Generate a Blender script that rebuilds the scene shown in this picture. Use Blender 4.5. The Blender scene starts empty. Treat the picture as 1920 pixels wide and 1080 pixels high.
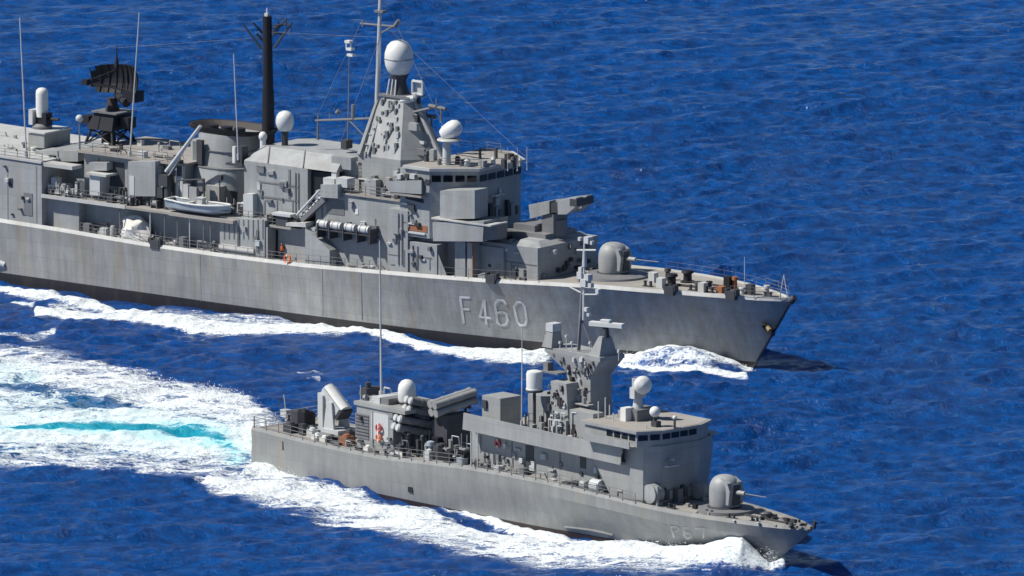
import bpy, bmesh, math, random
import numpy as np
from mathutils import Vector, Matrix
random.seed(7); rng = np.random.RandomState(11)
SC = bpy.context.scene; COL = SC.collection

# ------------------------------------------------------------------ camera, sky, sun
EL, DIST, PXM = math.radians(10.0), 1500.0, 19.0
FPX = PXM*DIST
cam = bpy.data.cameras.new('camera'); co = bpy.data.objects.new('camera', cam); COL.objects.link(co)
CP = np.array([0, -DIST*math.cos(EL), DIST*math.sin(EL)])
co.location = CP; co.rotation_euler = (math.pi/2-EL, 0, 0)
cam.sensor_width = 36; cam.lens = FPX/1920*36; cam.clip_start = 10; cam.clip_end = 60000
SC.camera = co
SUN_EL, SUN_AZ = math.radians(50), math.radians(265)       # azimuth clockwise from +Y
w = bpy.data.worlds.new('World'); SC.world = w; w.use_nodes = True
nt = w.node_tree; bg = nt.nodes['Background']; sk = nt.nodes.new('ShaderNodeTexSky'); sk.sky_type = 'NISHITA'
sk.sun_disc = False; sk.sun_elevation = SUN_EL; sk.sun_rotation = SUN_AZ; sk.air_density = 0.7; sk.dust_density = 0.1; sk.ozone_density = 3.0
nt.links.new(sk.outputs[0], bg.inputs[0]); bg.inputs[1].default_value = 0.066
sl = bpy.data.lights.new('sun', 'SUN'); sl.energy = 5.0; sl.angle = math.radians(0.5); sl.color = (1, 0.95, 0.87)
so = bpy.data.objects.new('sun', sl); COL.objects.link(so)
SD = Vector((math.sin(SUN_AZ)*math.cos(SUN_EL), math.cos(SUN_AZ)*math.cos(SUN_EL), math.sin(SUN_EL)))
so.rotation_euler = SD.to_track_quat('Z', 'Y').to_euler(); so.location = (-300, 0, 300)
SC.view_settings.view_transform = 'Standard'; SC.view_settings.look = 'None'
SC.view_settings.exposure = 0.2; SC.view_settings.gamma = 1

# ------------------------------------------------------------------ photo measurement -> metres
FW = -CP/np.linalg.norm(CP); RT = np.array([1., 0, 0]); UP = np.cross(RT, FW)
def ray(x, y): return FW*FPX + RT*(x-960) + UP*(540-y)
def sea_pt(x, y, z=0.):
    d = ray(x, y); return CP + d*((z-CP[2])/d[2])

class Ship:
    knuckle = 0
    def __init__(s, bow, side, lat, dk, wl, tip, stern, deckpx):
        B = sea_pt(*bow); A = sea_pt(*side); d = A-B; L = math.hypot(d[0], d[1]); t0 = math.atan2(d[1], d[0])
        for sg in (1, -1):
            th = t0+math.pi*0+sg*math.asin(lat/L)
            f = -np.array([math.cos(th), math.sin(th), 0.]); st = np.array([f[1], -f[0], 0.])
            if (A-B)@st > 0: break
        s.B, s.f, s.s = B, f, st
        s.yaw = math.atan2(f[1], f[0]); s.dk, s.wl, s.tip, s.stern = dk, wl, tip, stern
        pts = []
        for (x, y) in deckpx:
            v = 0.
            for _ in range(25):
                u, _, z = s.at(x, y, v); v = .5*v+.5*float(np.interp(tip-u, *zip(*dk)))
            pts.append((u, z))
        pts.sort(); s.sheer = pts
        s.mat = Matrix.Translation(Vector(B)) @ Matrix.Rotation(s.yaw, 4, 'Z')
    def at(s, x, y, v):                    # photo point on the fore-and-aft plane at v metres to starboard
        d = ray(x, y); t = ((s.B+s.s*v-CP)@s.s)/(d@s.s); p = CP+d*t
        return float((p-s.B)@s.f), v, float(p[2])
    def atz(s, x, y, z):                   # photo point on the level z
        p = sea_pt(x, y, z)-s.B; return float(p@s.f), float(p@s.s), z
    def ux(s, x, v, z):                    # u where column x crosses (v,z)
        u = -40.
        for _ in range(6):
            p = s.B+s.f*u+s.s*v+np.array([0, 0, z]); q = p-CP; xx = 960+FPX*(q@RT)/(q@FW)
            u += (x-xx)/(PXM*s.f[0])
        return u
    def zd(s, u): return float(np.interp(u, *zip(*s.sheer)))
    def half(s, u, z):
        zd = s.zd(u); t = z/zd; us = s.tip*t if t > 0 else s.tip*t*.5; d = us-u
        if d <= 0: return 0.
        a = float(np.interp(d, *zip(*s.wl))); b = float(np.interp(d, *zip(*s.dk)))
        if t <= 0: return a*(1+.12*t)
        if s.knuckle:
            tk = 1-s.knuckle/zd
            return a+(b*.975-a)*(t/tk)**1.15 if t < tk else b*(.975+.025*(t-tk)/(1-tk))
        return a+(b-a)*t**1.3
    def world(s, u, v, z): return s.mat @ Vector((u, -v, z))
    def hullpx(s, x, y):                   # photo point on the starboard shell
        v = 3.
        for _ in range(30):
            u, _, z = s.at(x, y, v); v = .6*v+.4*s.half(u, z)
        return u, v, z

FR = Ship((1410, 692), (0, 525), 6.9,
    [(0, 0), (1, .9), (3, 2.1), (8, 4.0), (15, 5.5), (25, 6.6), (35, 7.05), (45, 7.2), (100, 7.2), (130, 6.2)],
    [(0, 0), (5, .9), (10, 1.9), (20, 3.8), (30, 5.2), (40, 6.2), (55, 6.8), (100, 6.8), (130, 5.6)], 4.9, -124,
    [(0, 410), (105, 427), (194, 442), (292, 459), (447, 480), (540, 492), (707, 507), (870, 521), (960, 526), (1085, 532),
     (1190, 541), (1290, 548), (1384, 555), (1493, 560)])
PB = Ship((1450, 1057), (480, 876), 4.1,
    [(0, 0), (.8, .6), (2, 1.3), (5, 2.3), (10, 3.4), (16, 4.1), (25, 4.6), (50, 4.7), (68, 4.2)],
    [(0, 0), (5, .6), (10, 1.35), (18, 2.7), (28, 3.75), (45, 4.3), (62, 4.2)], 5.6, -61,
    [(472, 799), (529, 813), (595, 831), (651, 842), (700, 853), (780, 862), (864, 872), (947, 886), (1030, 903), (1080, 915),
     (1152, 932), (1227, 951), (1310, 965), (1410, 979), (1540, 991)])
PB.knuckle = 1.35
PB.stern = PB.ux(472, 4.1, 3.5)
print('SHIPS', [(round(math.degrees(s.yaw), 1), round(s.stern, 1), [(round(a, 1), round(b, 1)) for a, b in s.sheer]) for s in (FR, PB)])

# ------------------------------------------------------------------ materials
def newmat(name):
    m = bpy.data.materials.new(name); m.use_nodes = True; return m, m.node_tree, m.node_tree.nodes['Principled BSDF']
def N(nt, t, **k):
    n = nt.nodes.new(t)
    for a, b in k.items(): setattr(n, a, b)
    return n
def paint(name, col, rough=.55, var=.10, streak=.10, rust=0., metal=0., bump=0.03, plate=.06):
    m, nt, p = newmat(name); L = nt.links.new
    tc = N(nt, 'ShaderNodeTexCoord')
    n1 = N(nt, 'ShaderNodeTexNoise'); n1.inputs['Scale'].default_value = .35; n1.inputs['Detail'].default_value = 7; n1.inputs['Roughness'].default_value = .65
    L(tc.outputs['Object'], n1.inputs['Vector'])
    mp = N(nt, 'ShaderNodeMapping'); mp.inputs['Scale'].default_value = (1.1, 1.1, .07); L(tc.outputs['Object'], mp.inputs[0])
    n2 = N(nt, 'ShaderNodeTexNoise'); n2.inputs['Scale'].default_value = 1.; n2.inputs['Detail'].default_value = 6; n2.inputs['Roughness'].default_value = .7
    L(mp.outputs[0], n2.inputs['Vector'])
    a = N(nt, 'ShaderNodeMapRange'); a.inputs[1].default_value = .3; a.inputs[2].default_value = .7; a.inputs[3].default_value = 1-var; a.inputs[4].default_value = 1+var; L(n1.outputs[0], a.inputs[0])
    b = N(nt, 'ShaderNodeMapRange'); b.inputs[1].default_value = .3; b.inputs[2].default_value = .7; b.inputs[3].default_value = 1-streak; b.inputs[4].default_value = 1+streak; L(n2.outputs[0], b.inputs[0])
    mu = N(nt, 'ShaderNodeMath', operation='MULTIPLY'); L(a.outputs[0], mu.inputs[0]); L(b.outputs[0], mu.inputs[1])
    mx = N(nt, 'ShaderNodeMix', data_type='RGBA', blend_type='MULTIPLY'); mx.inputs[0].default_value = 1; mx.inputs[6].default_value = (*col, 1)
    cb = N(nt, 'ShaderNodeCombineColor'); [L(mu.outputs[0], cb.inputs[i]) for i in range(3)]; L(cb.outputs[0], mx.inputs[7])
    out = mx.outputs[2]
    sp = N(nt, 'ShaderNodeSeparateXYZ'); L(tc.outputs['Object'], sp.inputs[0])
    ax = N(nt, 'ShaderNodeMath', operation='ADD'); L(sp.outputs[0], ax.inputs[0]); L(sp.outputs[1], ax.inputs[1])
    cx = N(nt, 'ShaderNodeCombineXYZ'); L(ax.outputs[0], cx.inputs[0]); L(sp.outputs[2], cx.inputs[1])
    bk = N(nt, 'ShaderNodeTexBrick'); bk.inputs['Scale'].default_value = 1.; bk.inputs['Brick Width'].default_value = 3.1; bk.inputs['Row Height'].default_value = 1.45
    bk.inputs['Mortar Size'].default_value = .035; bk.inputs['Mortar Smooth'].default_value = .6; bk.inputs['Bias'].default_value = 0.
    a_, c_ = 1-plate, 1.0
    bk.inputs['Color1'].default_value = (a_, a_, a_, 1); bk.inputs['Color2'].default_value = (c_, c_, c_, 1); bk.inputs['Mortar'].default_value = (1-plate*2.2,)*3+(1,); L(cx.outputs[0], bk.inputs['Vector'])
    m3 = N(nt, 'ShaderNodeMix', data_type='RGBA', blend_type='MULTIPLY'); m3.inputs[0].default_value = 1; L(out, m3.inputs[6]); L(bk.outputs['Color'], m3.inputs[7]); out = m3.outputs[2]
    if rust:
        mp2 = N(nt, 'ShaderNodeMapping'); mp2.inputs['Scale'].default_value = (.8, .8, .05); mp2.inputs['Location'].default_value = (31, 7, 3); L(tc.outputs['Object'], mp2.inputs[0])
        n3 = N(nt, 'ShaderNodeTexNoise'); n3.inputs['Scale'].default_value = .6; n3.inputs['Detail'].default_value = 8; n3.inputs['Roughness'].default_value = .75; L(mp2.outputs[0], n3.inputs['Vector'])
        r = N(nt, 'ShaderNodeMapRange'); r.inputs[1].default_value = .52; r.inputs[2].default_value = .72; r.inputs[3].default_value = 0; r.inputs[4].default_value = rust; L(n3.outputs[0], r.inputs[0])
        m2 = N(nt, 'ShaderNodeMix', data_type='RGBA'); L(r.outputs[0], m2.inputs[0]); L(out, m2.inputs[6]); m2.inputs[7].default_value = (.30, .235, .15, 1); out = m2.outputs[2]
    L(out, p.inputs['Base Color']); p.inputs['Roughness'].default_value = rough; p.inputs['Metallic'].default_value = metal
    # faint dishing of plates between frames
    if bump:
        bp = N(nt, 'ShaderNodeBump'); bp.inputs['Strength'].default_value = .35; bp.inputs['Distance'].default_value = bump; L(n1.outputs[0], bp.inputs['Height']); L(bp.outputs[0], p.inputs['Normal'])
    return m
HG = paint('hull grey', (.285, .291, .290), .42, .12, .26, rust=.75, plate=.10)
HP = paint('patrol hull grey', (.25, .256, .252), .42, .10, .16, rust=.25, plate=.08)
SG = paint('superstructure grey', (.31, .325, .332), .55, .12, .15, rust=.35, plate=.08)
SP = paint('patrol superstructure grey', (.30, .31, .31), .55, .11, .12, rust=.2, plate=.08)
LG = paint('light grey paint', (.50, .52, .53), .5, .06, .05)
TW = paint('sunlit deck edge paint', (.47, .48, .47), .55, .12, .10, rust=.4)  # sunlight along the deck edge put into a paler paint
DG = paint('deck grey', (.30, .285, .265), .8, .14, .0, rust=.3, bump=0)
MG = paint('mid grey fittings', (.17, .175, .185), .55, .15, .05)
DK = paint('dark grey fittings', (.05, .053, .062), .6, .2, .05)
BK = paint('sooty black and bay shade', (.008, .009, .015), .6, .2, .05)
BR = paint('sooty brown', (.035, .028, .028), .7, .2, .2)
WH = paint('white radome', (.70, .71, .69), .35, .03, .02, bump=0)
BT = paint('black boot topping', (.022, .02, .022), .5, .2, .2, rust=.1)
BTR = paint('dark red antifouling', (.034, .022, .022), .5, .2, .2)
OR = paint('orange', (.75, .16, .04), .6, .08, 0, bump=0)
RD = paint('red', (.55, .06, .05), .5, .08, 0, bump=0)
RB = paint('rust brown', (.28, .11, .05), .7, .25, 0, bump=0)
YL = paint('ochre', (.34, .24, .11), .6, .2, 0, bump=0)
TP = paint('pale tarpaulin', (.62, .61, .58), .8, .15, 0, bump=0)
BL = paint('boat grey blue', (.33, .38, .43), .4, .06, .03, bump=0)
NM = paint('number paint', (.53, .54, .55), .6, .3, .4, bump=0)
NMP = paint('faded number paint', (.40, .41, .41), .6, .3, .4, bump=0)
SK = paint('skin', (.42, .25, .17), .6, 0, 0, bump=0)
NV = paint('navy cloth', (.02, .025, .05), .8, .1, 0, bump=0)
m, nt_, p_ = newmat('window glass'); p_.inputs['Base Color'].default_value = (.008, .01, .015, 1); p_.inputs['Roughness'].default_value = .08
GL = m

# ------------------------------------------------------------------ mesh collector (points are u forward, v starboard, z up)
class M:
    def __init__(s): s.v = []; s.f = []; s.sm = []
    def poly(s, pts, faces, smooth=False):
        b = len(s.v); s.v += [tuple(p) for p in pts]; s.f += [tuple(b+i for i in f) for f in faces]; s.sm += [smooth]*len(faces); return s
    def box(s, u0, u1, v0, v1, z0, z1):
        return s.poly([(u, v, z) for u in (u0, u1) for v in (v0, v1) for z in (z0, z1)],
                      [(0, 1, 3, 2), (4, 6, 7, 5), (0, 4, 5, 1), (2, 3, 7, 6), (0, 2, 6, 4), (1, 5, 7, 3)])
    def loft(s, A, B, smooth=False, caps=True):          # between two equal rings
        n = len(A); f = [(i, (i+1) % n, n+(i+1) % n, n+i) for i in range(n)]
        if caps: f += [tuple(range(n))[::-1], tuple(range(n, 2*n))]
        return s.poly(list(A)+list(B), f, smooth)
    def side(s, uz, v0, v1):                              # outline on a fore-and-aft plane, extruded athwart
        return s.loft([(u, v0, z) for u, z in uz], [(u, v1, z) for u, z in uz])
    def plan(s, uv, z0, z1, top=None):
        return s.loft([(u, v, z0) for u, v in uv], [(u, v, z1) for u, v in (top or uv)])
    def tube(s, a, b, r0, r1=None, n=8, smooth=True):
        r1 = r0 if r1 is None else r1; a = Vector(a); b = Vector(b); d = (b-a).normalized()
        x = d.orthogonal().normalized(); y = d.cross(x)
        R = lambda c, r: [c+x*r*math.cos(2*math.pi*i/n)+y*r*math.sin(2*math.pi*i/n) for i in range(n)]
        b0 = len(s.sm); s.loft(R(a, r0), R(b, r1), smooth)
        s.sm[-1] = s.sm[-2] = False; return s
    def path(s, pts, r, n=6):
        for a, b in zip(pts, pts[1:]): s.tube(a, b, r, n=n)
        return s
    def lathe(s, c, prof, n=28, axis='z', smooth=True):  # prof: (radius, height)
        rings = []
        for r, h in prof:
            for i in range(n):
                a = 2*math.pi*i/n; rings.append((c[0]+r*math.cos(a), c[1]+r*math.sin(a), c[2]+h))
        k = len(prof); f = [(j*n+i, j*n+(i+1) % n, (j+1)*n+(i+1) % n, (j+1)*n+i) for j in range(k-1) for i in range(n)]
        s.poly(rings, f, smooth); b = len(s.v)-k*n
        s.f += [tuple(b+i for i in range(n))[::-1], tuple(b+(k-1)*n+i for i in range(n))]; s.sm += [False, False]; return s
    def ball(s, c, r, rz=None, n=20):
        rz = rz or r; K = 10
        return s.lathe(c, [(max(1e-3, r*math.sin(math.pi*j/K)), -rz*math.cos(math.pi*j/K)) for j in range(K+1)], n)
    def rot(s, piv, yaw=0, pitch=0):                      # turn what is collected so far
        R = Matrix.Rotation(yaw, 3, 'Z') @ Matrix.Rotation(pitch, 3, 'Y'); p = Vector(piv)
        s.v = [tuple(p+R @ (Vector(q)-p)) for q in s.v]; return s
    def build(s, name, mat, parent=None, off=(0, 0, 0)):
        me = bpy.data.meshes.new(name)
        me.from_pydata([(a-off[0], -(b-off[1]), c-off[2]) for a, b, c in s.v], [], s.f); me.update()
        bm = bmesh.new(); bm.from_mesh(me); bmesh.ops.recalc_face_normals(bm, faces=bm.faces); bm.to_mesh(me); bm.free()
        me.polygons.foreach_set('use_smooth', s.sm)
        if any(s.sm): me.set_sharp_from_angle(angle=math.radians(12 if name == 'hull' else 38))
        me.materials.append(mat)
        o = bpy.data.objects.new(name, me); COL.objects.link(o)
        if parent is not None: o.parent = parent
        return o
def tag(o, label=None, cat=None, group=None, kind=None):
    for k, v in (('label', label), ('category', cat), ('group', group), ('kind', kind)):
        if v: o[k] = v
    return o
def root(name, ship, pos, label, cat, group=None, yaw=0):
    o = bpy.data.objects.new(name, None); COL.objects.link(o); o.empty_display_size = 1
    o.matrix_world = Matrix.Translation(ship.world(*pos)) @ Matrix.Rotation(ship.yaw+yaw, 4, 'Z'); return tag(o, label, cat, group)

# ------------------------------------------------------------------ hull
def hull(ship, parent, grey, boot, bz, strake, deckmat, zbot=-3.0):
    lv = [zbot, -1.2, 0, bz]; fr = [.12, .25, .4, .55, .63, .7, .85, 1.]
    qs = [0, .004, .01, .02, .035, .055, .08, .11, .15, .2, .25, .3, .36, .42, .5, .58, .66, .74, .82, .9, 1.]
    Mg, Mb, Ms, Md = M(), M(), M(), M()
    def pt(q, k, sg):
        def zz(u):
            zd = ship.zd(u)
            if ship.knuckle and k == 9: return zd-ship.knuckle
            return lv[k] if k < 4 else bz+(zd-.34-bz)*fr[k-4]
        u = ship.tip+q*(ship.stern-ship.tip)
        for _ in range(4):
            z = zz(u); t = z/ship.zd(u); us = ship.tip*t if t > 0 else ship.tip*t*.5
            u = us+q*(ship.stern-us)
        z = zz(u); return (u, sg*ship.half(u, z), z)
    K = 4+len(fr)
    for sg in (1, -1):
        G = [[pt(q, k, sg) for k in range(K)] for q in qs]
        def grid(mm, k0, k1):
            n = k1-k0+1; vs = [G[i][k] for i in range(len(qs)) for k in range(k0, k1+1)]
            mm.poly(vs, [(i*n+j, (i+1)*n+j, (i+1)*n+j+1, i*n+j+1) for i in range(len(qs)-1) for j in range(n-1)], True)
        grid(Mb, 0, 3); grid(Mg, 3, K-1)
        top = [G[i][K-1] for i in range(len(qs))]
        inn = [(u, sg*max(0, abs(v)-.16), z+.34) for u, v, z in top]; inn2 = [(u, sg*max(0, abs(v)-.30), z+.34) for u, v, z in top]
        low = [(u, sg*max(0, abs(v)-.32), z+.14) for u, v, z in top]
        for a, b in ((top, inn), (inn, inn2), (inn2, low)):
            Ms.poly(a+b, [(i, i+1, len(a)+i+1, len(a)+i) for i in range(len(a)-1)])
    # transom
    tr = [pt(1., k, 1) for k in range(3, K)]; Mg.poly(tr+[(u, -v, z) for u, v, z in tr], [(i, i+1, len(tr)+i+1, len(tr)+i) for i in range(len(tr)-1)])
    tr = [pt(1., k, 1) for k in range(0, 4)]; Mb.poly(tr+[(u, -v, z) for u, v, z in tr], [(i, i+1, len(tr)+i+1, len(tr)+i) for i in range(len(tr)-1)])
    d = [(u, max(0.001, v-.20), z+.16) for u, v, z in [pt(q, K-1, 1) for q in qs]]
    Md.poly(d+[(u, -v, z) for u, v, z in d], [(i, i+1, len(d)+i+1, len(d)+i) for i in range(len(d)-1)])
    h = Mg.build('hull', grey, parent); Mb.build('boot_topping', boot, parent)
    Ms.build('deck_edge', strake, parent); Md.build('deck', deckmat, parent)
    return h
def dz(ship, u): return ship.zd(u)-.18

def rail(ship, parent, u0, u1, inset=.25, h=1.05, sg=1, step=1.5, mat=None, zf=None, vf=None, wires=3, r=.028):
    mm = M(); n = max(1, int(abs(u1-u0)/step)); P = []
    for i in range(n+1):
        u = u0+(u1-u0)*i/n; v = (vf(u) if vf else max(.05, ship.half(u, ship.zd(u))-inset)); z = zf(u) if zf else dz(ship, u)
        P.append((u, sg*v, z)); mm.tube((u, sg*v, z), (u, sg*v, z+h), r*1.25, n=5)
    for k in range(wires):
        hh = h*(k+1)/wires
        mm.path([(a, b, c+hh-.02) for a, b, c in P], r, 4)
    return mm.build('railing', mat or MG, parent)

def number(ship, parent, glyphs, mat, wpx, name='hull_number'):
    mm = M()
    for g in glyphs:
        for stroke in g:
            for (x0, y0), (x1, y1) in zip(stroke, stroke[1:]):
                L = math.hypot(x1-x0, y1-y0); ex, ey = (x1-x0)/L, (y1-y0)/L
                a0 = (x0-ex*wpx*.35, y0-ey*wpx*.35); a1 = (x1+ex*wpx*.35, y1+ey*wpx*.35)
                nx, ny = -ey*wpx/2, ex*wpx/2; n = max(1, int(L/6)); R = []
                for i in range(n+1):
                    t = i/n; x = a0[0]+(a1[0]-a0[0])*t; y = a0[1]+(a1[1]-a0[1])*t
                    for sg in (-1, 1):
                        u, v, z = ship.hullpx(x+sg*nx, y+sg*ny); R.append((u, v+.035, z))
                mm.poly(R, [(2*i, 2*i+1, 2*i+3, 2*i+2) for i in range(n)])
    return mm.build(name, mat, parent)

def winrow(ship, parent, a, b, n, h, gap=.2, mat=None, proud=.03, nrm=None):
    """n separate panes between wall points a and b (upper edge), height h"""
    a = Vector(a); b = Vector(b); d = (b-a)/n
    out = Vector(nrm) if nrm else Vector((d.y, -d.x, 0)).normalized()
    fr = []
    for i in range(n):
        p = a+d*(i+gap/2)+out*proud; q = a+d*(i+1-gap/2)+out*proud; dn = Vector((0, 0, -h))
        M().loft([p, q, q+dn, p+dn], [x-out*.12 for x in (p, q, q+dn, p+dn)]).build('window', mat or GL, parent)

def whip(parent, base, top, r0=.07, r1=.03, mat=None):
    mm = M(); b = Vector(base); t = Vector(top); mm.tube(b, b+(t-b)*.06, r0*2.0, n=8); mm.tube(b+(t-b)*.06, b+(t-b)*.5, r0, (r0+r1)/2); mm.tube(b+(t-b)*.5, t, (r0+r1)/2, r1)
    return mm.build('whip_antenna', mat or LG, parent)

def fittings(ship, parent, wall, rect, n, kinds=('vent_box', 'locker', 'cable_box'), seed=0, sc=1.):
    """small things fixed to a starboard-facing wall: rect = (u0,u1,z0,z1), wall = v or v(u)"""
    R = random.Random(seed)
    for i in range(n):
        u = R.uniform(rect[0], rect[1]); z = R.uniform(rect[2], rect[3]); v = wall(u) if callable(wall) else wall
        k = R.choice(kinds); du = R.uniform(.15, .45)*sc; h = R.uniform(.2, .7)*sc; t = R.uniform(.12, .35)
        if k == 'pipe':
            mm = M().tube((u, v+.08, rect[2]), (u, v+.08, rect[3]), .05, n=6)
            mm.build('pipe', R.choice([SG, MG]), parent); continue
        mm = M().box(u-du, u+du, v-.02, v+t, z-h/2, z+h/2)
        if k == 'vent_box':
            for q in range(3): mm.box(u-du-.02, u+du+.02, v+t-.05, v+t+.03, z-h/2+h*(q+.3)/3.2, z-h/2+h*(q+.6)/3.2)
        if k == 'locker': mm.box(u-du-.03, u+du+.03, v, v+t+.03, z+h/2-.04, z+h/2+.02)
        mm.build(k, R.choice([SG, LG, MG, MG, DK]), parent)

def deck_clutter(parent, items):
    for nm, mat, mm in items: mm.build(nm, mat, parent)
def bollard(parent, u, v, z, r=.16, h=.5):
    mm = M().box(u-.55, u+.55, v-.2, v+.2, z, z+.08)
    for d in (-.33, .33): mm.lathe((u+d, v, z+.05), [(r, 0), (r*.8, h*.7), (r*1.2, h*.85), (r*1.1, h)], 12)
    return mm.build('bollard', DK, parent)

def gun(ship, parent, c, s, mat, az=0.):
    """domed 76 mm style turret on a ring, barrel forward; c = centre on deck"""
    u, v, z = c
    M().lathe((u, v, z-.1), [(s*1.12, 0), (s*1.12, .16), (s*1.02, .2)], 36).build('turret_ring', DK, parent)
    mm = M(); h = s*1.7
    prof = [(s*.96, .0), (s*.98, .1), (s*1.0, h*.4), (s*.99, h*.62)]
    for i in range(1, 9):
        a = math.pi/2*i/8; prof.append((max(.02, s*.99*math.cos(a)**.7), h*.62+s*.92*math.sin(a)))
    mm.lathe((u, v, z+.12), prof, 40)
    g = mm.build('gun_turret', mat, parent)
    # front cheek and barrel sleeve
    fm = M()
    hh = h*.62+s*.50
    for sg in (-1, 1):
        fm.side([(u+s*.15, z+.4), (u+s*1.0, z+.4), (u+s*1.12, z+h*.7), (u+s*.9, z+hh+.15), (u+s*.3, z+hh+.55)], v+sg*s*.30, v+sg*s*.62)
    fm.build('turret_cheek', mat, g)
    M().side([(u+s*.6, z+.35), (u+s*1.12, z+.35), (u+s*1.12, z+hh), (u+s*.6, z+hh+.2)], v-s*.31, v+s*.31).build('gun_cradle', DK, g)
    bz = z+h*.62
    M().tube((u+s*.9, v, bz), (u+s*1.9, v, bz+.05), .24, .20, 14).build('barrel_sleeve', mat, g)
    M().tube((u+s*1.9, v, bz+.05), (u+s*1.0+4.1, v, bz+.12), .055, .045, 10).build('barrel', MG, g)
    return g

# ================================================================== FRIGATE
fr = root('frigate', FR, (0, 0, 0), 'large grey frigate numbered F 460 steaming behind the smaller patrol ship', 'warship')
A = FR.at
hull(FR, fr, HG, BT, .75, TW, DG)
def uz(pts, v, ship=FR): return [(ship.at(x, y, v)[0], ship.at(x, y, v)[2]) for x, y in pts]
def block(name, pts, v, v2=None, mat=SG, parent=None, ship=FR):
    return M().side(uz(pts, v, ship), v, -v if v2 is None else v2).build(name, mat, parent or (fr if ship is FR else pb))
# hull number
number(FR, fr, [
    [[(863, 557), (870, 605)], [(863, 557), (880, 558)], [(866, 579), (879, 580)]],
    [[(912, 607), (908, 562), (900, 594), (919, 596)]],
    [[(949, 570), (944, 563), (934, 562), (928, 570), (933, 605), (940, 610), (949, 608), (952, 600), (950, 589), (943, 584), (931, 587)]],
    [[(964, 575), (970, 566), (979, 567), (984, 575), (988, 600), (985, 609), (976, 610), (970, 603), (964, 575)]]], NM, 4.4)
# hull seams and scuttles
sm = M()
for x in (376, 604, 677):
    P = [FR.hullpx(x+(y-500)*.02, y) for y in range(int(np.interp(x, [300, 700], [470, 515])), int(np.interp(x, [300, 700], [560, 605])), 8)]
    sm.path([(a, b+.0, c) for a, b, c in P], .03, 4)
sm.build('hull_seam', paint('weld seam grey', (.20, .205, .21)), fr)
for x, y in ((8, 497),):
    u, v, z = FR.hullpx(x, y); M().tube((u, v-.1, z), (u-1.3, v+.4, z+.35), .35, .2, 10).build('discharge_pipe', LG, fr)
for x in (290, 920, 1255, 1370):                                             # panama fairleads cut in the deck edge
    u, v, z = FR.hullpx(x, np.interp(x, [0, 292, 870, 1190, 1384], [412, 461, 523, 543, 557]))
    z = FR.zd(u); v = FR.half(u, z); mm = M().box(u-.55, u+.55, v-.5, v+.07, z-.42, z+.42); mm.box(u-.7, u-.45, v-.6, v+.02, z, z+.6); mm.box(u+.45, u+.7, v-.6, v+.02, z, z+.6)
    mm.build('fairlead', DK, fr)
# anchor on the stem
u, v, z = FR.hullpx(1434, 612)
an = M().tube((u-.9, v-.1, z+.75), (u+.9, v+.35, z-.25), .2, .24, 8); an.build('anchor', YL, fr)
an2 = M().tube((u+.6, v-.4, z-.75), (u+1.5, v+.35, z+.15), .26, .12, 8); an2.tube((u+.7, v+.25, z-.45), (u+.1, v+.5, z+.15), .22, .1, 8); an2.box(u+.55, u+1.15, v-.1, v+.5, z-.6, z-.1)
an2.build('anchor_fluke', BK, fr)
M().tube((u-1.6, v-.25, z+1.0), (u-.7, v+.02, z+.6), .3, .3, 10).build('hawse_pipe', RB, fr)
us = FR.tip
M().tube((us-.25, 0, FR.zd(us)-.3), (us+.25, 0, FR.zd(us)+.1), .38, .3, 10).build('bow_roller', DK, fr)
# stem bar (dark bow edge)
M().path([(us*t+.06, 0, FR.zd(us)*t) for t in (.02, .35, .7, .98)], .11, 6).build('stem_bar', DK, fr)

V6 = 6.9
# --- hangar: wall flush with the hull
def flush(name, x0, x1, ytop0, ytop1, v=6.95, inb=None, mat=SG, yb=None):
    u0, _, z0 = A(x0, ytop0, v); u1, _, z1 = A(x1, ytop1, v)
    b0, b1 = FR.zd(u0)-.2, FR.zd(u1)-.2
    vv = -v if inb is None else inb
    return M().side([(u0, b0), (u1, b1), (u1, z1), (u0, z0)], v, vv).build(name, mat, fr)
hg = flush('hangar', -220, 78, 262, 308)
u0, _, z0 = A(-220, 262, 7.); u1, _, z1 = A(78, 307, 7.)
M().side([(u0, z0+.0), (u1, z1+.0), (u1, z1+.22), (u0, z0+.22)], 7.08, -7.08).build('roof_edge', TW, hg)
# hangar door and small window
def panel(name, x0, x1, y0, y1, v, mat, parent, t=.05, ship=FR):
    a = ship.at(x0, y0, v); b = ship.at(x1, y1, v); c = ship.at((x0+x1)/2, (y0+y1)/2, v)
    ua, ub = ship.at(x0, (y0+y1)/2, v)[0], ship.at(x1, (y0+y1)/2, v)[0]
    za, zb = ship.at((x0+x1)/2, y0, v)[2], ship.at((x0+x1)/2, y1, v)[2]
    return M().box(ua, ub, v-.1, v+t, zb, za).build(name, mat, parent)
d = panel('door', 45, 61, 362, 404, 6.95, MG, hg); panel('window', 17, 24, 334, 350, 6.95, DK, hg)
panel('door', -60, -40, 352, 392, 6.95, MG, hg)
M().tube(A(42, 368, 7.1), A(42, 374, 7.1), .14, n=8).build('wall_lamp', DK, hg)
for x in (14, 68): panel('seam', x, x+1.5, 312, 412+x*.1, 6.95, MG, hg, .02)
# flush wall forward of the hangar, carrying the raised deck
flush('side_wall', 79, 148, 370, 380, v=6.15)
# deckhouse behind the recess (second wall set inboard)
u0 = A(148, 400, 6.9)[0]; u1 = A(500, 430, 5.)[0]
M().box(A(-100, 300, 5)[0], A(592, 420, 5.)[0], -5.1, 5.1, FR.zd(-60)-.8, A(190, 372, 6.8)[2]-.15).build('lower_deckhouse', SG, fr)
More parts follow.
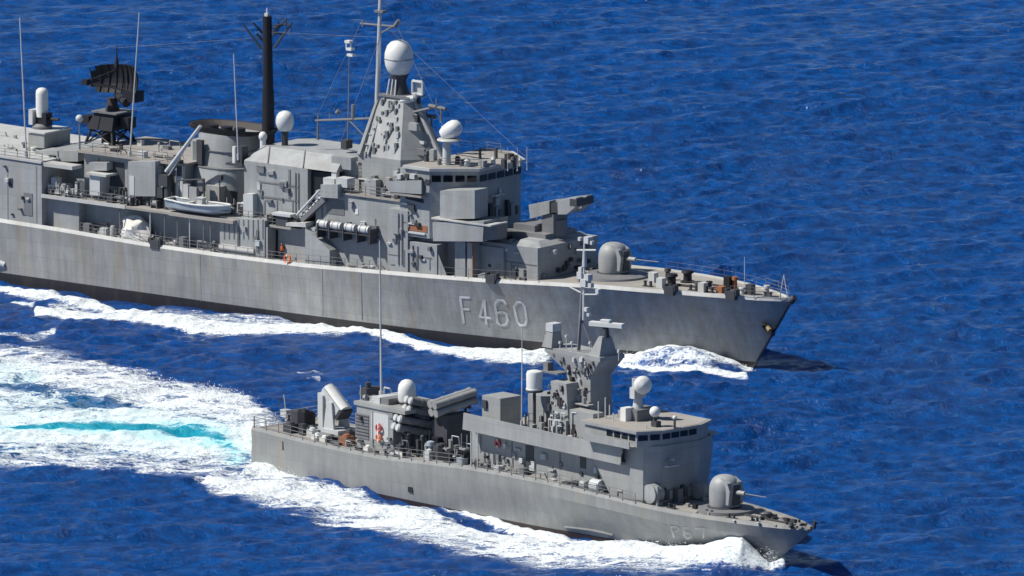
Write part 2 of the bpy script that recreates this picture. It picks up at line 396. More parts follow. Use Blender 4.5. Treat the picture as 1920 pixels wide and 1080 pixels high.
# raised deck slab
a = A(78, 369, 7.); b = A(235, 384, 7.); c = A(310, 400, 7.); z1d = a[2]
print('raised deck z', a, b, c)
ZR = (a[2]+b[2])/2
M().box(a[0], A(318, 395, 7)[0], -7., 7., ZR-.22, ZR).build('raised_deck', DG, fr)
M().box(a[0], A(235, 384, 7)[0], 6.93, 7.05, ZR-.24, ZR+.12).build('raised_deck_edge', TW, fr)
uD = A(318, 395, 7)[0]
M().box(uD, A(602, 415, 6.2)[0], -6.1, 6.1, ZR-.3, ZR-.08).build('boat_deck', DG, fr)
# posts under the raised deck
for x, yy in ((224, 440), (281, 455), (308, 458), (332, 463), (355, 466), (381, 470), (394, 470)):
    uu = FR.ux(x, 6.8, 8); zb = FR.zd(uu)-.2; M().tube((uu, 6.75, zb), (uu, 6.75, ZR-.2), .07, n=6).build('deck_post', LG if x in (355, 281) else MG, fr)
# midship deckhouse on the raised deck (aft of the funnel)
ztop = A(240, 297, 5.0)[2]
uA, uB = A(158, 300, 4.6)[0], A(345, 300, 4.6)[0]
mh = M().box(uA, uB, -4.6, 4.6, ZR, ztop).build('midship_house', SG, fr)
M().box(uA-.4, uB+.5, -5.3, 5.3, ztop, ztop+.22).build('roof', DG, mh)
# overhanging link from hangar roof forward
uh = A(78, 307, 7)[0]; zh = A(78, 307, 7)[2]
M().box(uh-.5, uA+.2, -6.9, 3.2, ZR, zh-.3).build('connecting_house', SG, fr)
M().box(uh, A(140, 309, 6.5)[0], 5.4, 6.9, zh-.25, zh+.1).build('roof_wing', TW, fr)
# inboard face box 240-290 and its neighbours
b1 = block('locker_house', [(240, 303), (291, 303), (291, 368), (240, 368)], 6.0, 4.6)
panel('door', 243, 252, 330, 366, 6.0, LG, b1)
b2 = block('ammunition_locker', [(168, 327), (187, 327), (187, 368), (168, 366)], 6.2, 4.6, LG)
M().box(A(164, 325, 6.3)[0], A(201, 325, 6.3)[0], 4.5, 6.5, A(164, 325, 6.3)[2]-.1, A(164, 325, 6.3)[2]+.12).build('locker_top', TW, b2)
b2b = block('vent_house', [(166, 305), (200, 305), (200, 320), (166, 320)], 5.6, 4.5, SG)
for x, y, r in ((90, 350, .45), (102, 338, .35), (110, 355, .5), (122, 352, .45), (90, 362, .4), (118, 362, .4), (146, 345, .3), (98, 360, .35)):
    p = A(x, y, 5.9); q = random.Random(x)
    mm = M().box(p[0]-r, p[0]+r, 5.2, 6.0, ZR, p[2]+r*.6); mm.box(p[0]-r*.5, p[0]+r*.5, 5.3, 6.15, p[2]+r*.6, p[2]+r*.9)
    mm.build('deck_locker', q.choice([LG, SG, SG]), fr)
M().tube(A(147, 372, 6.6), A(147, 342, 6.6), .13, n=8).build('ventilator', DK, fr)
for x0, x1, y0, y1, m_ in ((205, 233, 304, 350, DK), (190, 200, 330, 366, BK)): panel('dark_bay_fill', x0, x1, y0, y1, 4.62, m_, mh, .03)  # thin dark panels stand for open bays
# items low on main deck in the recess
for i, (x, y) in enumerate(((165, 424), (180, 424), (196, 427), (212, 430), (250, 436), (268, 436), (292, 440), (330, 447), (345, 448))):
    p = A(x, y, 6.0); zb = FR.zd(p[0])-.2
    mm = M(); h = [.9, .5, .7, 1.1, .8][i % 5]
    if i % 2: mm.lathe((p[0], 6.0, zb), [(.32, 0), (.32, h*.8), (.2, h)], 12)
    else: mm.box(p[0]-.4, p[0]+.4, 5.6, 6.3, zb, zb+h)
    mm.build('deck_fitting', [MG, DK, LG, SG][i % 4], fr)
# --- Phalanx-like gun on its platform box
pcx = block('gun_platform', [(53, 250), (83, 250), (83, 278), (53, 277)], 2.2, -1.8, SG)
M().box(A(51, 249, 2.3)[0], A(84.5, 249, 2.3)[0], -1.95, 2.35, A(60, 249, 2.3)[2], A(60, 249, 2.3)[2]+.16).build('platform_top', LG, pcx)
block('roof_house', [(66, 283), (146, 283), (146, 303), (66, 302)], 4.2, -4.2, SG)
p = A(79, 246, 0.4); zt = A(60, 249, 2.3)[2]+.16
u, v = A(79, 240, 0.3)[0], .3
cw = M().lathe((u, v, zt), [(1.0, 0), (1.0, .25), (.7, .5)], 20).build('mount_base', MG, fr)
M().box(u-1.0, u-.5, v-.2, v+.9, zt+.4, zt+1.9).build('mount_arm', LG, cw)
M().box(u-.4, u+.9, v-.5, v+.5, zt+.4, zt+1.6).tube((u+.3, v, zt+1.0), (u+2.2, v, zt+1.1), .15, n=8).build('gatling_gun', BK, cw)
zc = A(79, 213, 0.3)[2]; ze = A(79, 164, .3)[2]; r = .62
M().lathe((u, v, zc-.3), [(r, 0), (r, ze-zc-.3), (r*.93, ze-zc), (r*.6, ze-zc+.22), (.05, ze-zc+.3)], 24).build('radome', WH, cw)
# pole with white ball
p = A(149, 222, 4.); M().ball(p, .38).build('pole_lamp', LG, fr); M().tube((p[0], 4., ztop), (p[0], 4., p[2]-.3), .09, n=6).build('lamp_pole', MG, fr)
whip(fr, A(50, 300, 6.6), A(37, 34, 6.2), .085, .05); whip(fr, A(243, 300, 4.5), A(261, 24, 4.6), .085, .05)
p = A(440, 345, 5.0); whip(fr, A(447, 300, 5.), A(438, 100, 5.), .07, .04)
# --- long range radar on a dark lattice tower
vc = -.5
pts = [(172, 292), (238, 290)]
uL, uR = A(176, 290, vc)[0], A(238, 290, vc)[0]; zb = ztop+.1; zt = A(205, 240, vc)[2]
tw = M(); uc = (uL+uR)/2; hw = 1.75
C4 = [(uc+a*hw, vc+b*hw) for a, b in ((-1, -1), (1, -1), (1, 1), (-1, 1))]; T4 = [(uc+a*hw*.75, vc+b*hw*.75) for a, b in ((-1, -1), (1, -1), (1, 1), (-1, 1))]
for i in range(4):
    a, b = C4[i], T4[i]; a2, b2 = C4[(i+1) % 4], T4[(i+1) % 4]
    tw.tube((*a, zb), (*b, zt), .16, n=6); tw.tube((*a, zb), (*b2, zt), .09, n=5); tw.tube((*a2, zb), (*b, zt), .09, n=5)
tw.tube((uc-.2, vc, zb), (uc-.2, vc, zt), .75, .6, 12)
tw = tw.build('lattice_tower', BK, fr)
z2 = A(205, 203, vc)[2]
M().plan([(uc-2.1, vc-1.6), (uc+1.5, vc-1.8), (uc+1.5, vc+1.6), (uc-1.8, vc+1.6)], zt, z2-.3, [(uc-1.2, vc-1.2), (uc+1.5, vc-1.4), (uc+1.5, vc+1.2), (uc-1., vc+1.2)]).box(uc+1.9, uc+2.9, vc-.5, vc+.7, zt+.3, z2-.6).box(uc-2.6, uc-1.6, vc+.2, vc+1.4, zt+.4, zt+1.2).build('tower_house', BK, tw)
M().box(uc-1.2, uc+2., vc-1.5, vc+1.5, z2-.3, z2-.15).build('tower_platform', MG, tw)
z3 = A(208, 180, vc)[2]
M().lathe((uc+.3, vc, z2-.15), [(.75, 0), (.55, .6), (.5, z3-z2)], 16).build('radar_pedestal', BR, tw)
# curved reflector made of mesh panels with ribs
rx = A(219, 149, vc); rd = M(); W_, H_ = 3.6, 1.45
def refl(a, b):      # a,b in -1..1
    return (rx[0]-.6*(1-a*a)*1.1+.5+.35*a*0+.5*b*b*.4, vc+a*W_*.55, rx[2]+b*H_)
def refl2(a, b):
    k = 1-.18*abs(a)**3
    return Vector((rx[0]+a*W_*.93, vc-1.0+1.3*a*a+.35*b*b+.5*a, rx[2]+b*H_*k+.28*a))
na, nb = 16, 6; G = [[refl2(-1+2*i/na, -1+2*j/nb) for j in range(nb+1)] for i in range(na+1)]
G2 = [[p+Vector((0, -.12, 0)) for p in row] for row in G]
for i in range(na):
    for j in range(nb):
        if (i in (0, na-1) and j in (0, nb-1)): continue
        rd.loft([G[i][j], G[i+1][j], G[i+1][j+1], G[i][j+1]], [G2[i][j], G2[i+1][j], G2[i+1][j+1], G2[i][j+1]])
for i in range(0, na+1, 2): rd.path([G[i][j]+Vector((0, .08, 0)) for j in range(nb+1)], .05, 4)
rd = rd.build('radar_reflector', BK, tw)
fh = M()
for b_ in (-.7, .7): fh.tube((rx[0]-.3, vc-.5, rx[2]+b_*1.3), (rx[0]-1.9, vc+2.4, rx[2]-.1), .07, n=5)
fh.tube((rx[0]+2.0, vc, rx[2]-1.0), (rx[0]-1.9, vc+2.4, rx[2]-.2), .09, n=5).box(rx[0]-2.3, rx[0]-1.6, vc+2.1, vc+2.7, rx[2]-.4, rx[2]+.15)
fh.tube((rx[0]-.3, vc-.3, rx[2]-1.6), (rx[0]+1.7, vc+.5, rx[2]-2.1), .3, .5, 8).box(rx[0]+1.2, rx[0]+2.8, vc-.8, vc+.6, rx[2]-2.0, rx[2]-.9)
fh.build('feed_horn', BK, rd)
zt = A(211, 86, vc)[2]; M().tube((rx[0], vc, rx[2]+1.0), (rx[0], vc, zt), .16, .05, 6).tube((rx[0], vc, rx[2]+1.2), (rx[0], vc, rx[2]+2.), .26, .16, 8).build('radar_spike', BK, rd)
# --- funnel
fv = 2.6
uF0, uF1 = A(352, 250, fv)[0], A(478, 250, fv)[0]
def oval(u0, u1, v, n=28, pw=.8):
    c = (u0+u1)/2; h = (u1-u0)/2; R = []
    for i in range(n):
        a = 2*math.pi*i/n; ca, sa = math.cos(a), math.sin(a)
        R.append((c+h*math.copysign(abs(ca)**pw, ca), v*math.copysign(abs(sa)**pw, sa)))
    return R
zf0 = ZR; zfm = A(400, 316, 3.2)[2]; zft = A(400, 252, 2.4)[2]; zfc = A(418, 240, 0)[2]
print('funnel', uF0, uF1, zf0, zfm, zft, zfc)
uF0, uF1 = A(357, 270, 2.)[0], A(452, 270, 2)[0]
fn = M(); B1 = oval(uF0, uF1+.9, 4.2); B2 = oval(uF0, uF1+.7, 3.5); T1 = oval(uF0+.2, uF1+.2, 2.9); T2 = oval(uF0+.3, uF1, 2.5)
fn.loft([(a, b, zf0) for a, b in B1], [(a, b, zfm) for a, b in B2], True); fn.loft([(a, b, zfm) for a, b in T1], [(a, b, zft) for a, b in T2], True)
fn = fn.build('funnel', SG, fr)
M().loft([(a, b, zfm) for a, b in oval(uF0-.06, uF1+.76, 3.58)], [(a, b, zfm+.1) for a, b in oval(uF0-.06, uF1+.76, 3.58)]).loft([(a, b, zfm+1.6) for a, b in oval(uF0+.15, uF1+.2, 2.85)], [(a, b, zfm+1.68) for a, b in oval(uF0+.15, uF1+.2, 2.85)]).build('funnel_band', MG, fn)
C1 = oval(uF0+.2, uF1-.0, 2.3); C2 = oval(uF0-1.0, uF1+2.2, 2.5); C3 = oval(uF0-1.1, uF1+2.3, 2.6); I3 = oval(uF0-.9, uF1+2.1, 2.4); I2 = oval(uF0, uF1+.5, 2.)
cp = M(); ring = lambda R, z: [(a, b, z) for a, b in R]
cp.loft(ring(C1, zft-.05), ring(C2, zfc), False, False).loft(ring(C2, zfc), ring(C3, zfc+.35), False, False).loft(ring(C3, zfc+.35), ring(I3, zfc+.35), False, False).loft(ring(I3, zfc+.35), ring(I2, zfc-.3), False, False).loft(ring(I2, zfc-.3), [(uF0+2, 0, zfc-.3)]*len(I2), False, False)
cp = cp.build('funnel_cap', BR, fn)
M().loft(ring(oval(uF0-1.04, uF1+2.24, 2.56), zfc+.1), ring(oval(uF0-1.14, uF1+2.34, 2.66), zfc+.4), False, False).build('cap_rim', BK, cp)
for d_ in (1.2, 3., 4.6): M().lathe((uF0+d_, 0, zfc-.3), [(.6, 0), (.6, .5)], 16).build('exhaust_pipe', BK, cp)
fa = M().plan(oval(A(347, 300, 3.)[0], A(366, 300, 3.)[0]+.5, 2.9, 16), ZR, A(356, 264, 3)[2]).build('funnel_casing', SG, fn)
panel('intake', 372, 382, 262, 308, 2.95, DK, fn, .3)
M().box(A(385, 370, 4.3)[0], A(412, 370, 4.3)[0], 3., 4.25, ZR, A(395, 348, 4.25)[2]).build('vent_house', SG, fr)
panel('opening', 422, 444, 358, 393, 4.25, BK, fn, .05)
M().tube(A(412, 395, 5.2), A(412, 332, 5.2), .07, n=6).box(*[A(412, 332, 5.2)[0]-.2, A(412, 332, 5.2)[0]+.3, 5., 5.4, A(412, 332, 5.2)[2]-.3, A(412, 332, 5.2)[2]+.2]).build('lamp_post', DK, fr)
# midship clutter aft of funnel
for x0, x1, y0, y1, m_, v in ((333, 346, 310, 372, LG, 4.8), (335, 343, 300, 330, DK, 4.9), (347, 356, 345, 375, LG, 5.2), (358, 372, 350, 380, SG, 5.2), (374, 383, 336, 358, MG, 5.0), (296, 305, 310, 330, SG, 5.2), (300, 312, 335, 350, LG, 5.3)):
    panel('deck_box', x0, x1, y0, y1, v, m_, fr, .3)
M().path([A(333, 338, 5.6), A(383, 336, 5.6), A(383, 372, 5.6)], .09, 6).path([A(336, 340, 5.6), A(336, 372, 5.6)], .07, 6).build('boat_cradle', DK, fr)
# davit crane
cr = M().tube(A(315, 396, 5.6), A(315, 330, 5.6), .42, .35, 12).build('crane_post', DK, fr)
a_ = Vector(A(312, 322, 5.6)); b_ = Vector(A(376, 236, 5.6))
M().tube(a_, b_, .24, .17, 8).path([a_+Vector((0, 0, -.7)), a_+(b_-a_)*.5+Vector((0, 0, -.25))], .09, 5).build('crane_jib', LG, cr)
M().box(a_.x-.6, a_.x+.5, 5.1, 6.1, a_.z-1.4, a_.z-.3).box(a_.x-.9, a_.x-.2, 5.3, 6., a_.z-2.6, a_.z-1.6).build('crane_winch', DK, cr)
# --- macks / dark pole mast
vm = -.8; um = A(503, 250, vm)[0]; zl = A(503, 262, vm)[2]-1; zh_ = A(500, 30, vm)[2]
pm = M().tube((um, vm, zl), (um, vm, zl+(zh_-zl)*.45), .66, .58, 14).tube((um, vm, zl+(zh_-zl)*.45), (um-.1, vm, zh_), .52, .46, 14).build('pole_mast', BK, fr)
M().tube((um-.1, vm, zh_), (um-.1, vm, zh_+.8), .12, .06, 8).box(um-.3, um+.1, vm-.2, vm+.2, zh_, zh_+.3).build('mast_lamp', LG, pm)
am = M()
for (x0, y0, x1, y1) in ((490, 92, 455, 44), (492, 62, 474, 42), (492, 75, 480, 62), (512, 52, 540, 44), (512, 58, 533, 66), (514, 90, 548, 42), (512, 66, 536, 35)): am.tube(A(x0, y0, vm), A(x1, y1, vm+(.8 if x1 < 500 else -.8)), .13, .09, 6)
for (x0, y0, x1, y1) in ((512, 46, 545, 46), (522, 36, 522, 56), (537, 34, 537, 56), (546, 40, 546, 62)): am.tube(A(x0, y0, vm), A(x1, y1, vm-.6), .06, .05, 5)
am.build('antenna_arm', DK, pm)
# white satellite dome and small one
p = A(534, 226, 1.5); rr = .9
M().lathe((p[0], 1.5, p[2]-.75), [(.55, -.25), (rr*.82, 0), (rr, .45), (rr, .85), (rr*.9, 1.25), (rr*.65, 1.55), (rr*.3, 1.7), (.03, 1.74)], 28).build('satellite_dome', WH, fr)
M().tube((p[0], 1.5, p[2]-3.2), (p[0], 1.5, p[2]-.8), .35, .3, 10).build('dome_pedestal', DK, fr)
p = A(493, 256, 2.5); M().ball(p, .42, .5).tube((p[0], 2.5, p[2]-1.4), (p[0], 2.5, p[2]-.3), .3, n=10).build('small_dome', WH, fr)
p = A(442, 288, 4.6); M().tube((p[0], 4.6, p[2]-.9), (p[0], 4.6, p[2]+.7), .33, n=12).build('searchlight', WH, fr); M().box(p[0]+.3, p[0]+1.1, 4.0, 5.0, p[2]-.9, p[2]+.8).box(p[0]-.8, p[0]+1.3, 3.4, 5.2, p[2]-1.1, p[2]-.9).build('light_platform', DK, fr)

# --- second deckhouse (chamfered roof) between funnel and bridge
vd = 4.9
S = M()
p1 = uz([(459, 312), (474, 298), (560, 312), (577, 330), (577, 415), (459, 400)], vd)
zt = A(500, 262, 3.)[2]
base = uz([(458, 410), (577, 418)], vd); uA2, uB2 = base[0][0], base[1][0]
zs = A(528, 310, vd)[2]; print('2nd house', uA2, uB2, zs, zt, ZR)
zt = zs+1.3
zs_ = zs
M().box(uA2, uB2, -vd, vd, ZR-.1, zs).build('second_house', SG, fr)
sh = M().loft([(uA2, -vd, zs), (uB2+3.6, -vd, zs), (uB2+3.6, vd, zs), (uA2, vd, zs)], [(uA2+.9, -vd+1.5, zt), (uB2+3.0, -vd+1.5, zt), (uB2+3.0, vd-1.9, zt), (uA2+.9, vd-1.9, zt)]).build('sloped_roof', SG, fr)
# roof ribs
rb = M()
for t in (.25, .62): 
    ua = uA2+(uB2-uA2)*t*1.5; rb.path([(ua-1.3, vd-1.9, zt+.05), (ua, vd+.03, zs+.06)], .06, 5)
rb.build('roof_rib', MG, sh)
M().box(uB2+2.2, uB2+4.6, -3.6, 3.9, zs+.2, zt+.1).build('roof_hatch', SG, sh)
# forward dark bay of the second house
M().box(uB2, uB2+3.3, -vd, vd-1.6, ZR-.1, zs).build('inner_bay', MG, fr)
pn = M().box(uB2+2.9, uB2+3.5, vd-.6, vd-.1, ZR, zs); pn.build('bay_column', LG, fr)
M().box(uB2+.15, uB2+2.9, 3., vd-.45, ZR+1.2, zs-.25).build('dark_bay_fill', BK, fr)  # solid black box stands in for the shade inside the bay
M().box(uB2+3.4, uB2+5.6, -3.9, 3.4, ZR-.1, zt-.3).build('after_mast_house', SG, fr)
# wall seams & pipes
for (x0, x1, y0, y1, m_) in ((485, 560, 344, 346.5, MG), (485, 560, 371, 374, MG), (541, 545, 318, 372, MG), (495, 497.5, 376, 402, MG), (530, 533, 372, 380, DK), (548, 550, 376, 405, MG), (519, 521, 376, 404, MG)): panel('wall_seam', x0, x1, y0, y1, vd, m_, fr, .05)
lt = block('light_trunk', [(456, 364), (474, 364), (474, 410), (456, 410)], 5.6, 4.8, LG)
fittings(FR, fr, vd, (uA2+1, uB2-.5, ZR+.3, zs-.5), 14, ('vent_box', 'locker', 'cable_box', 'pipe'), 5)
rail(FR, fr, uA2-.2, A(560, 412, 5.8)[0], zf=lambda u: ZR-.08, vf=lambda u: 5.95)
rail(FR, fr, a[0], A(232, 384, 6.9)[0], zf=lambda u: ZR, vf=lambda u: 6.9)
rail(FR, fr, uA, uB, zf=lambda u: ztop+.22, vf=lambda u: 5.2, h=.9)
rail(FR, fr, A(-200, 262, 6.9)[0], A(78, 308, 6.9)[0], zf=lambda u: zh+.1, vf=lambda u: 6.8, h=.9)
# --- boat deck wall at main deck level (410-600)
w1 = flush('lower_wall', 412, 496, 405, 414, v=6.5, inb=5.0)
for i, x in enumerate(range(420, 495, 9)): panel('wall_rib', x, x+1.6, 412, 448, 6.5, MG, w1, .05)
w2 = M().box(A(496, 420, 6.3)[0], A(503, 420, 6.3)[0], 5., 6.4, FR.zd(-55)-.3, ZR-.3).build('door_post', SG, fr)
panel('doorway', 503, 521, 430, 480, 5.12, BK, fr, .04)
bl = block('awning_shelf', [(536, 418), (573, 418), (573, 426), (536, 424)], 6.6, 4.8, TW)
M().box(A(511, 402, 6.2)[0], A(545, 402, 6.2)[0], 5.2, 6.3, A(528, 403, 6.2)[2]-.12, A(528, 403, 6.2)[2]+.14).build('table_top', LG, fr)
M().box(A(518, 402, 6.)[0], A(540, 402, 6.)[0], 5.3, 6.1, ZR-.1, A(528, 403, 6.2)[2]-.12).build('reel', DK, fr)
# --- ramp (sloping chute) and its box
rm = M()
for d_ in (0, .55, 1.1):
    a1 = Vector(A(557, 403, 6.0-d_*.0)); a2 = Vector(A(600, 356, 6.0))
    rm.tube(a1+Vector((d_*.75, -d_, -d_*.2)), a2+Vector((d_*.75, -d_, -d_*.2)), .13, n=6)
a1 = Vector(A(560, 405, 6.0)); a2 = Vector(A(602, 360, 6.0))
for k in range(8): t = k/7; q = a1+(a2-a1)*t; rm.tube(q, q+Vector((.8, -1.1, -.2)), .06, n=5)
rm.build('sloping_rack', LG, fr)
M().loft([a1+Vector((0, -.1, -.9)), a1+Vector((0, -1.5, -.9)), a1+Vector((0, -1.5, -.3)), a1+Vector((0, -.1, -.3))], [a2+Vector((.4, -.1, -.9)), a2+Vector((.4, -1.5, -.9)), a2+Vector((.4, -1.5, -.3)), a2+Vector((.4, -.1, -.3))]).build('rack_base', MG, fr)
tb = block('control_box', [(601, 346), (633, 346), (633, 372), (601, 370)], 6.1, 4.2, SG)
for x in (616, 640): M().box(A(x, 338, 5.5)[0]-.6, A(x, 338, 5.5)[0]+.8, 4.4, 5.6, A(x, 343, 5.5)[2]-.4, A(x, 334, 5.5)[2]).build('box_hood', LG, tb)
# --- forward superstructure, lower block
uS0 = A(592, 430, 5.4)[0]; uS1 = A(728, 440, 5.4)[0]
zS = A(660, 366, 5.4)[2]
fs = M().box(uS0, uS1+2, -5.4, 5.4, FR.zd(-45)-.4, zS).build('forward_house', SG, fr)
M().box(uS0+2.5, uS1+5, -5.6, 5.6, zS, zS+.14).build('roof', DG, fs)
panel('notice', 666, 672, 392, 402, 5.4, WH, fs, .05)
panel('opening', 612, 646, 374, 402, 5.4, MG, fs, .04)
for (x0, x1, y0, y1) in ((674, 686, 371, 372.5), (692, 704, 372, 373.5), (703, 705, 410, 440), (603, 605, 374, 412)): panel('wall_seam', x0, x1, y0, y1, 5.4, MG, fs, .05)
fittings(FR, fs, 5.4, (uS0+1, uS1-1, FR.zd(-45)+2.6, zS-.6), 8, ('vent_box', 'cable_box', 'locker'), 9)
# flush lower wall at 572-610 and forward 728-890
flush('lower_wall', 572, 601, 428, 452, v=6.6, inb=5.2)
ww = flush('lower_wall', 601, 618, 452, 470, v=6.6, inb=5.2)
uw0 = A(727, 393, 6.4)[0]; uw1 = A(765, 396, 6.4)[0]; zw = A(745, 393, 6.4)[2]
t1 = M().box(uw0, uw1, 4.5, 6.45, FR.zd(-38)-.4, zw).build('side_tower', SG, fr)
t1b = M().box(uw1-.01, A(818, 430, 6.4)[0], 4.5, 6.3, FR.zd(-35)-.4, A(790, 456, 6.4)[2]).build('side_tower', SG, fr)
for (x0, x1, y0, y1) in ((728, 750, 477, 478.5), (757, 759, 468, 500), (733, 740, 495, 497)): panel('wall_seam', x0, x1, y0, y1, 6.45, MG, t1, .04)
for (x0, x1, y0, y1) in ((776, 810, 481, 483), (779, 781, 483, 505), (805, 807, 483, 506), (773, 774.5, 460, 500)): panel('wall_seam', x0, x1, y0, y1, 6.3, MG, t1b, .04)
panel('scuttle', 820, 828, 487, 504, 5.6, BK, t1b, .1)
# slung orange stretcher box
oc = M().box(A(760, 426, 6.3)[0], A(801, 426, 6.3)[0], 5.75, 6.35, A(780, 433, 6.3)[2], A(780, 421, 6.3)[2])
oc.build('stretcher_box', RB, fr); M().box(A(758, 418, 6.3)[0], A(785, 418, 6.3)[0], 5.6, 6.45, A(770, 420, 6.3)[2], A(770, 420, 6.3)[2]+.14).box(A(758, 436, 6.3)[0], A(798, 436, 6.3)[0], 5.6, 6.45, A(770, 437, 6.3)[2], A(770, 437, 6.3)[2]+.16).build('box_shelf', LG, fr)
# bridge block: lower level and bridge
zb0 = A(850, 453, 6.2)[2]; zb1 = A(850, 357, 6.0)[2]; zbt = A(850, 328, 6.)[2]
uf = A(890, 400, 4.5)[0]
print('bridge z', zb0, zb1, zbt, 'uf', uf)
vb = 6.3
uBr0 = A(757, 380, 5.0)[0]+.6
cc = A(1000, 330, -3.2)
ufr = FR.ux(892, 3.4, zbt); uff = FR.ux(1000, -3.4, zbt); print('front', ufr, uff)
ufr = FR.ux(805, 6.3, zbt)+3.6
PL = [(uBr0, -vb), (ufr-3.6, -vb), (ufr, -3.4), (ufr, 3.4), (ufr-3.6, vb), (uBr0, vb)]
lvl = FR.zd(-34)-.4
bd = M().plan([(u, v*.83) for u, v in PL], lvl, zb0, [(u, v*.83) for u, v in PL]).plan(PL, zb0, zb1-.1).build('bridge_block', SG, fr)
zr = A(850, 322, 5.2)[2]
PW = [(u+(.25 if i in (2, 3) else 0), v) for i, (u, v) in enumerate(PL)]
bh = M().plan(PL, zb1-.1, zr, PW).build('bridge', SG, fr)
RO = [(uBr0+.5, -vb-.25), (ufr-3.4, -vb-.25), (ufr+.45, -3.6), (ufr+.45, 3.6), (ufr-3.4, vb+.25), (uBr0+.5, vb+.25)]
M().plan(RO, zr, zr+.28).build('roof', TW, bh); M().plan([(u-.15*(1 if i in (1, 2, 3, 4) else -1), v*.96) for i, (u, v) in enumerate(RO)], zr+.28, zr+.31).build('roof_deck', DG, bh)
wz = zr-.45; wh = .62
e = .03
winrow(FR, bh, (ufr+.24, 3.3, wz), (ufr+.24, -3.3, wz), 5, wh, .25, nrm=(1, 0, 0))
n_ = Vector((2.9, 3.6, 0)).normalized()
winrow(FR, bh, (ufr-3.5, vb-.02, wz), (ufr+.12, 3.46, wz), 4, wh, .22, nrm=n_)
# bridge wing
wg = block('bridge_wing', [(724, 340), (790, 338), (790, 364), (731, 360), (724, 352)], 7.1, 7.0, SG)
M().box(A(724, 345, 7)[0], A(790, 364, 7)[0], 5.2, 7.05, A(760, 364, 6.6)[2]-.1, A(760, 364, 6.6)[2]+.1).build('wing_floor', DG, wg)
M().box(A(790, 364, 6.6)[0]-.1, A(790, 364, 6.6)[0], 5.2, 6.65, A(790, 364, 6.6)[2], A(790, 338, 6.6)[2]).build('wing_screen', SG, wg)
winrow(FR, bd, (A(760, 366, 6.3)[0], 6.3, A(770, 366, 6.3)[2]), (A(795, 366, 6.3)[0], 6.3, A(770, 366, 5.2)[2]), 1, .4, .02, nrm=(0, 1, 0))
fit = random.Random(3)
for i in range(16):
    x = fit.uniform(735, 805); v = fit.uniform(5.3, 6.5); q = A(x, 335, v); zz = A(760, 362, 6.6)[2]
    h = fit.uniform(1.2, 1.9); r = fit.uniform(.12, .32)
    mm = M().tube((q[0], v, zz), (q[0], v, zz+h), r*.5, n=6).box(q[0]-r, q[0]+r, v-r, v+r, zz+h-.2, zz+h+.25)
    mm.build('pelorus', fit.choice([DK, MG, LG, DK]), wg)
# protruding boxes on side
bx1 = block('side_box', [(825, 358), (890, 357), (890, 410), (825, 411)], 6.75, 4.7, SG)
panel('box_seam', 826, 889, 378, 380, 6.7, MG, bx1, .04); panel('box_seam', 834, 836, 399, 409, 6.7, MG, bx1, .04)
bx2 = block('lower_side_box', [(811, 417), (907, 415), (905, 453), (812, 452)], 7.0, 3.2, SG)
q0, q1 = A(811, 416, 7.)[0], A(907, 416, 7.)[0]; zz = A(860, 417, 7.)[2]
M().box(q0-.1, q1+.9, 4.4, 7.1, zz, zz+.14).build('box_top', TW, bx2)
M().plan([(q1-.02, 6.9), (q1+.8, 6.0), (q1+.8, 4.4), (q1-.02, 4.4)], A(905, 448, 6.4)[2], zz).build('box_nose', MG, bx2)
# columns beneath
for x0, x1 in ((853, 872), (876, 887)):
    M().box(FR.ux(x0, 6, 7), FR.ux(x1, 6, 7), 4.8, 6.0, FR.zd(-32)-.3, A(860, 452, 6)[2]).build('support_pillar', SG, fr)
M().tube((FR.ux(888, 6, 8), 6.1, FR.zd(-31)), (FR.ux(888, 6, 8), 6.1, A(888, 452, 6)[2]), .09, n=6).build('drain_pipe', RB, fr)
for k in range(6):
    x = 815+k*1.; 
M().side([(FR.ux(818, 6.3, 6), FR.zd(-35)-.2), (FR.ux(838, 6.3, 6), FR.zd(-35)-.2), (FR.ux(816, 6.3, 8), FR.zd(-35)+2.6), (FR.ux(813, 6.3, 8), FR.zd(-35)+2.6)], 6.1, 6.2).build('gusset', SG, fr)
fittings(FR, bd, 6.3, (A(765, 400, 5.2)[0], A(805, 400, 5.2)[0], A(780, 440, 5.2)[2], A(780, 378, 5.2)[2]), 7, ('cable_box', 'vent_box'), 12, .8)
# front face fittings
q = (ufr+.05, 0.6, zb1-1.4); M().tube((q[0], q[1], q[2]), (q[0]+.5, q[1], q[2]+.1), .12, n=6).box(q[0]+.2, q[0]+.4, q[1]-1.0, q[1]+1.0, q[2]+.3, q[2]+.42).box(q[0]+.1, q[0]+.3, q[1]-.25, q[1]+.25, q[2]-.6, q[2]+.3).box(q[0]+.1, q[0]+.2, q[1]-.7, q[1]-.4, q[2]+.4, q[2]+.9).build('front_emblem', LG, bh)
for k in range(7):
    M().box(ufr+.0, ufr+.2+.1*(k % 3), -2.9+k*.85, -2.6+k*.85+.2*(k % 2), lvl+5.4, lvl+6.2+.4*(k % 3)).build('vent_box', [MG, SG, DK][k % 3], bd)
M().box(ufr, ufr+4.5, -5.0, 5.0, lvl, FR.zd(-25)+2.7).build('front_house', SG, fr)
# --- dish radar on bridge roof
p = A(845, 300, 3.8); zro = zr+.31; zp = A(845, 264, 3.8)[2]
rc = M().tube((p[0]-.5, 3.8, zro), (p[0]-.5, 3.8, zp), .42, .36, 12).build('director_column', LG, fr)
M().lathe((p[0]-.2, 3.8, zp), [(1.15, 0), (1.2, .08), (1.1, .2)], 24).build('director_platform', TW, rc)
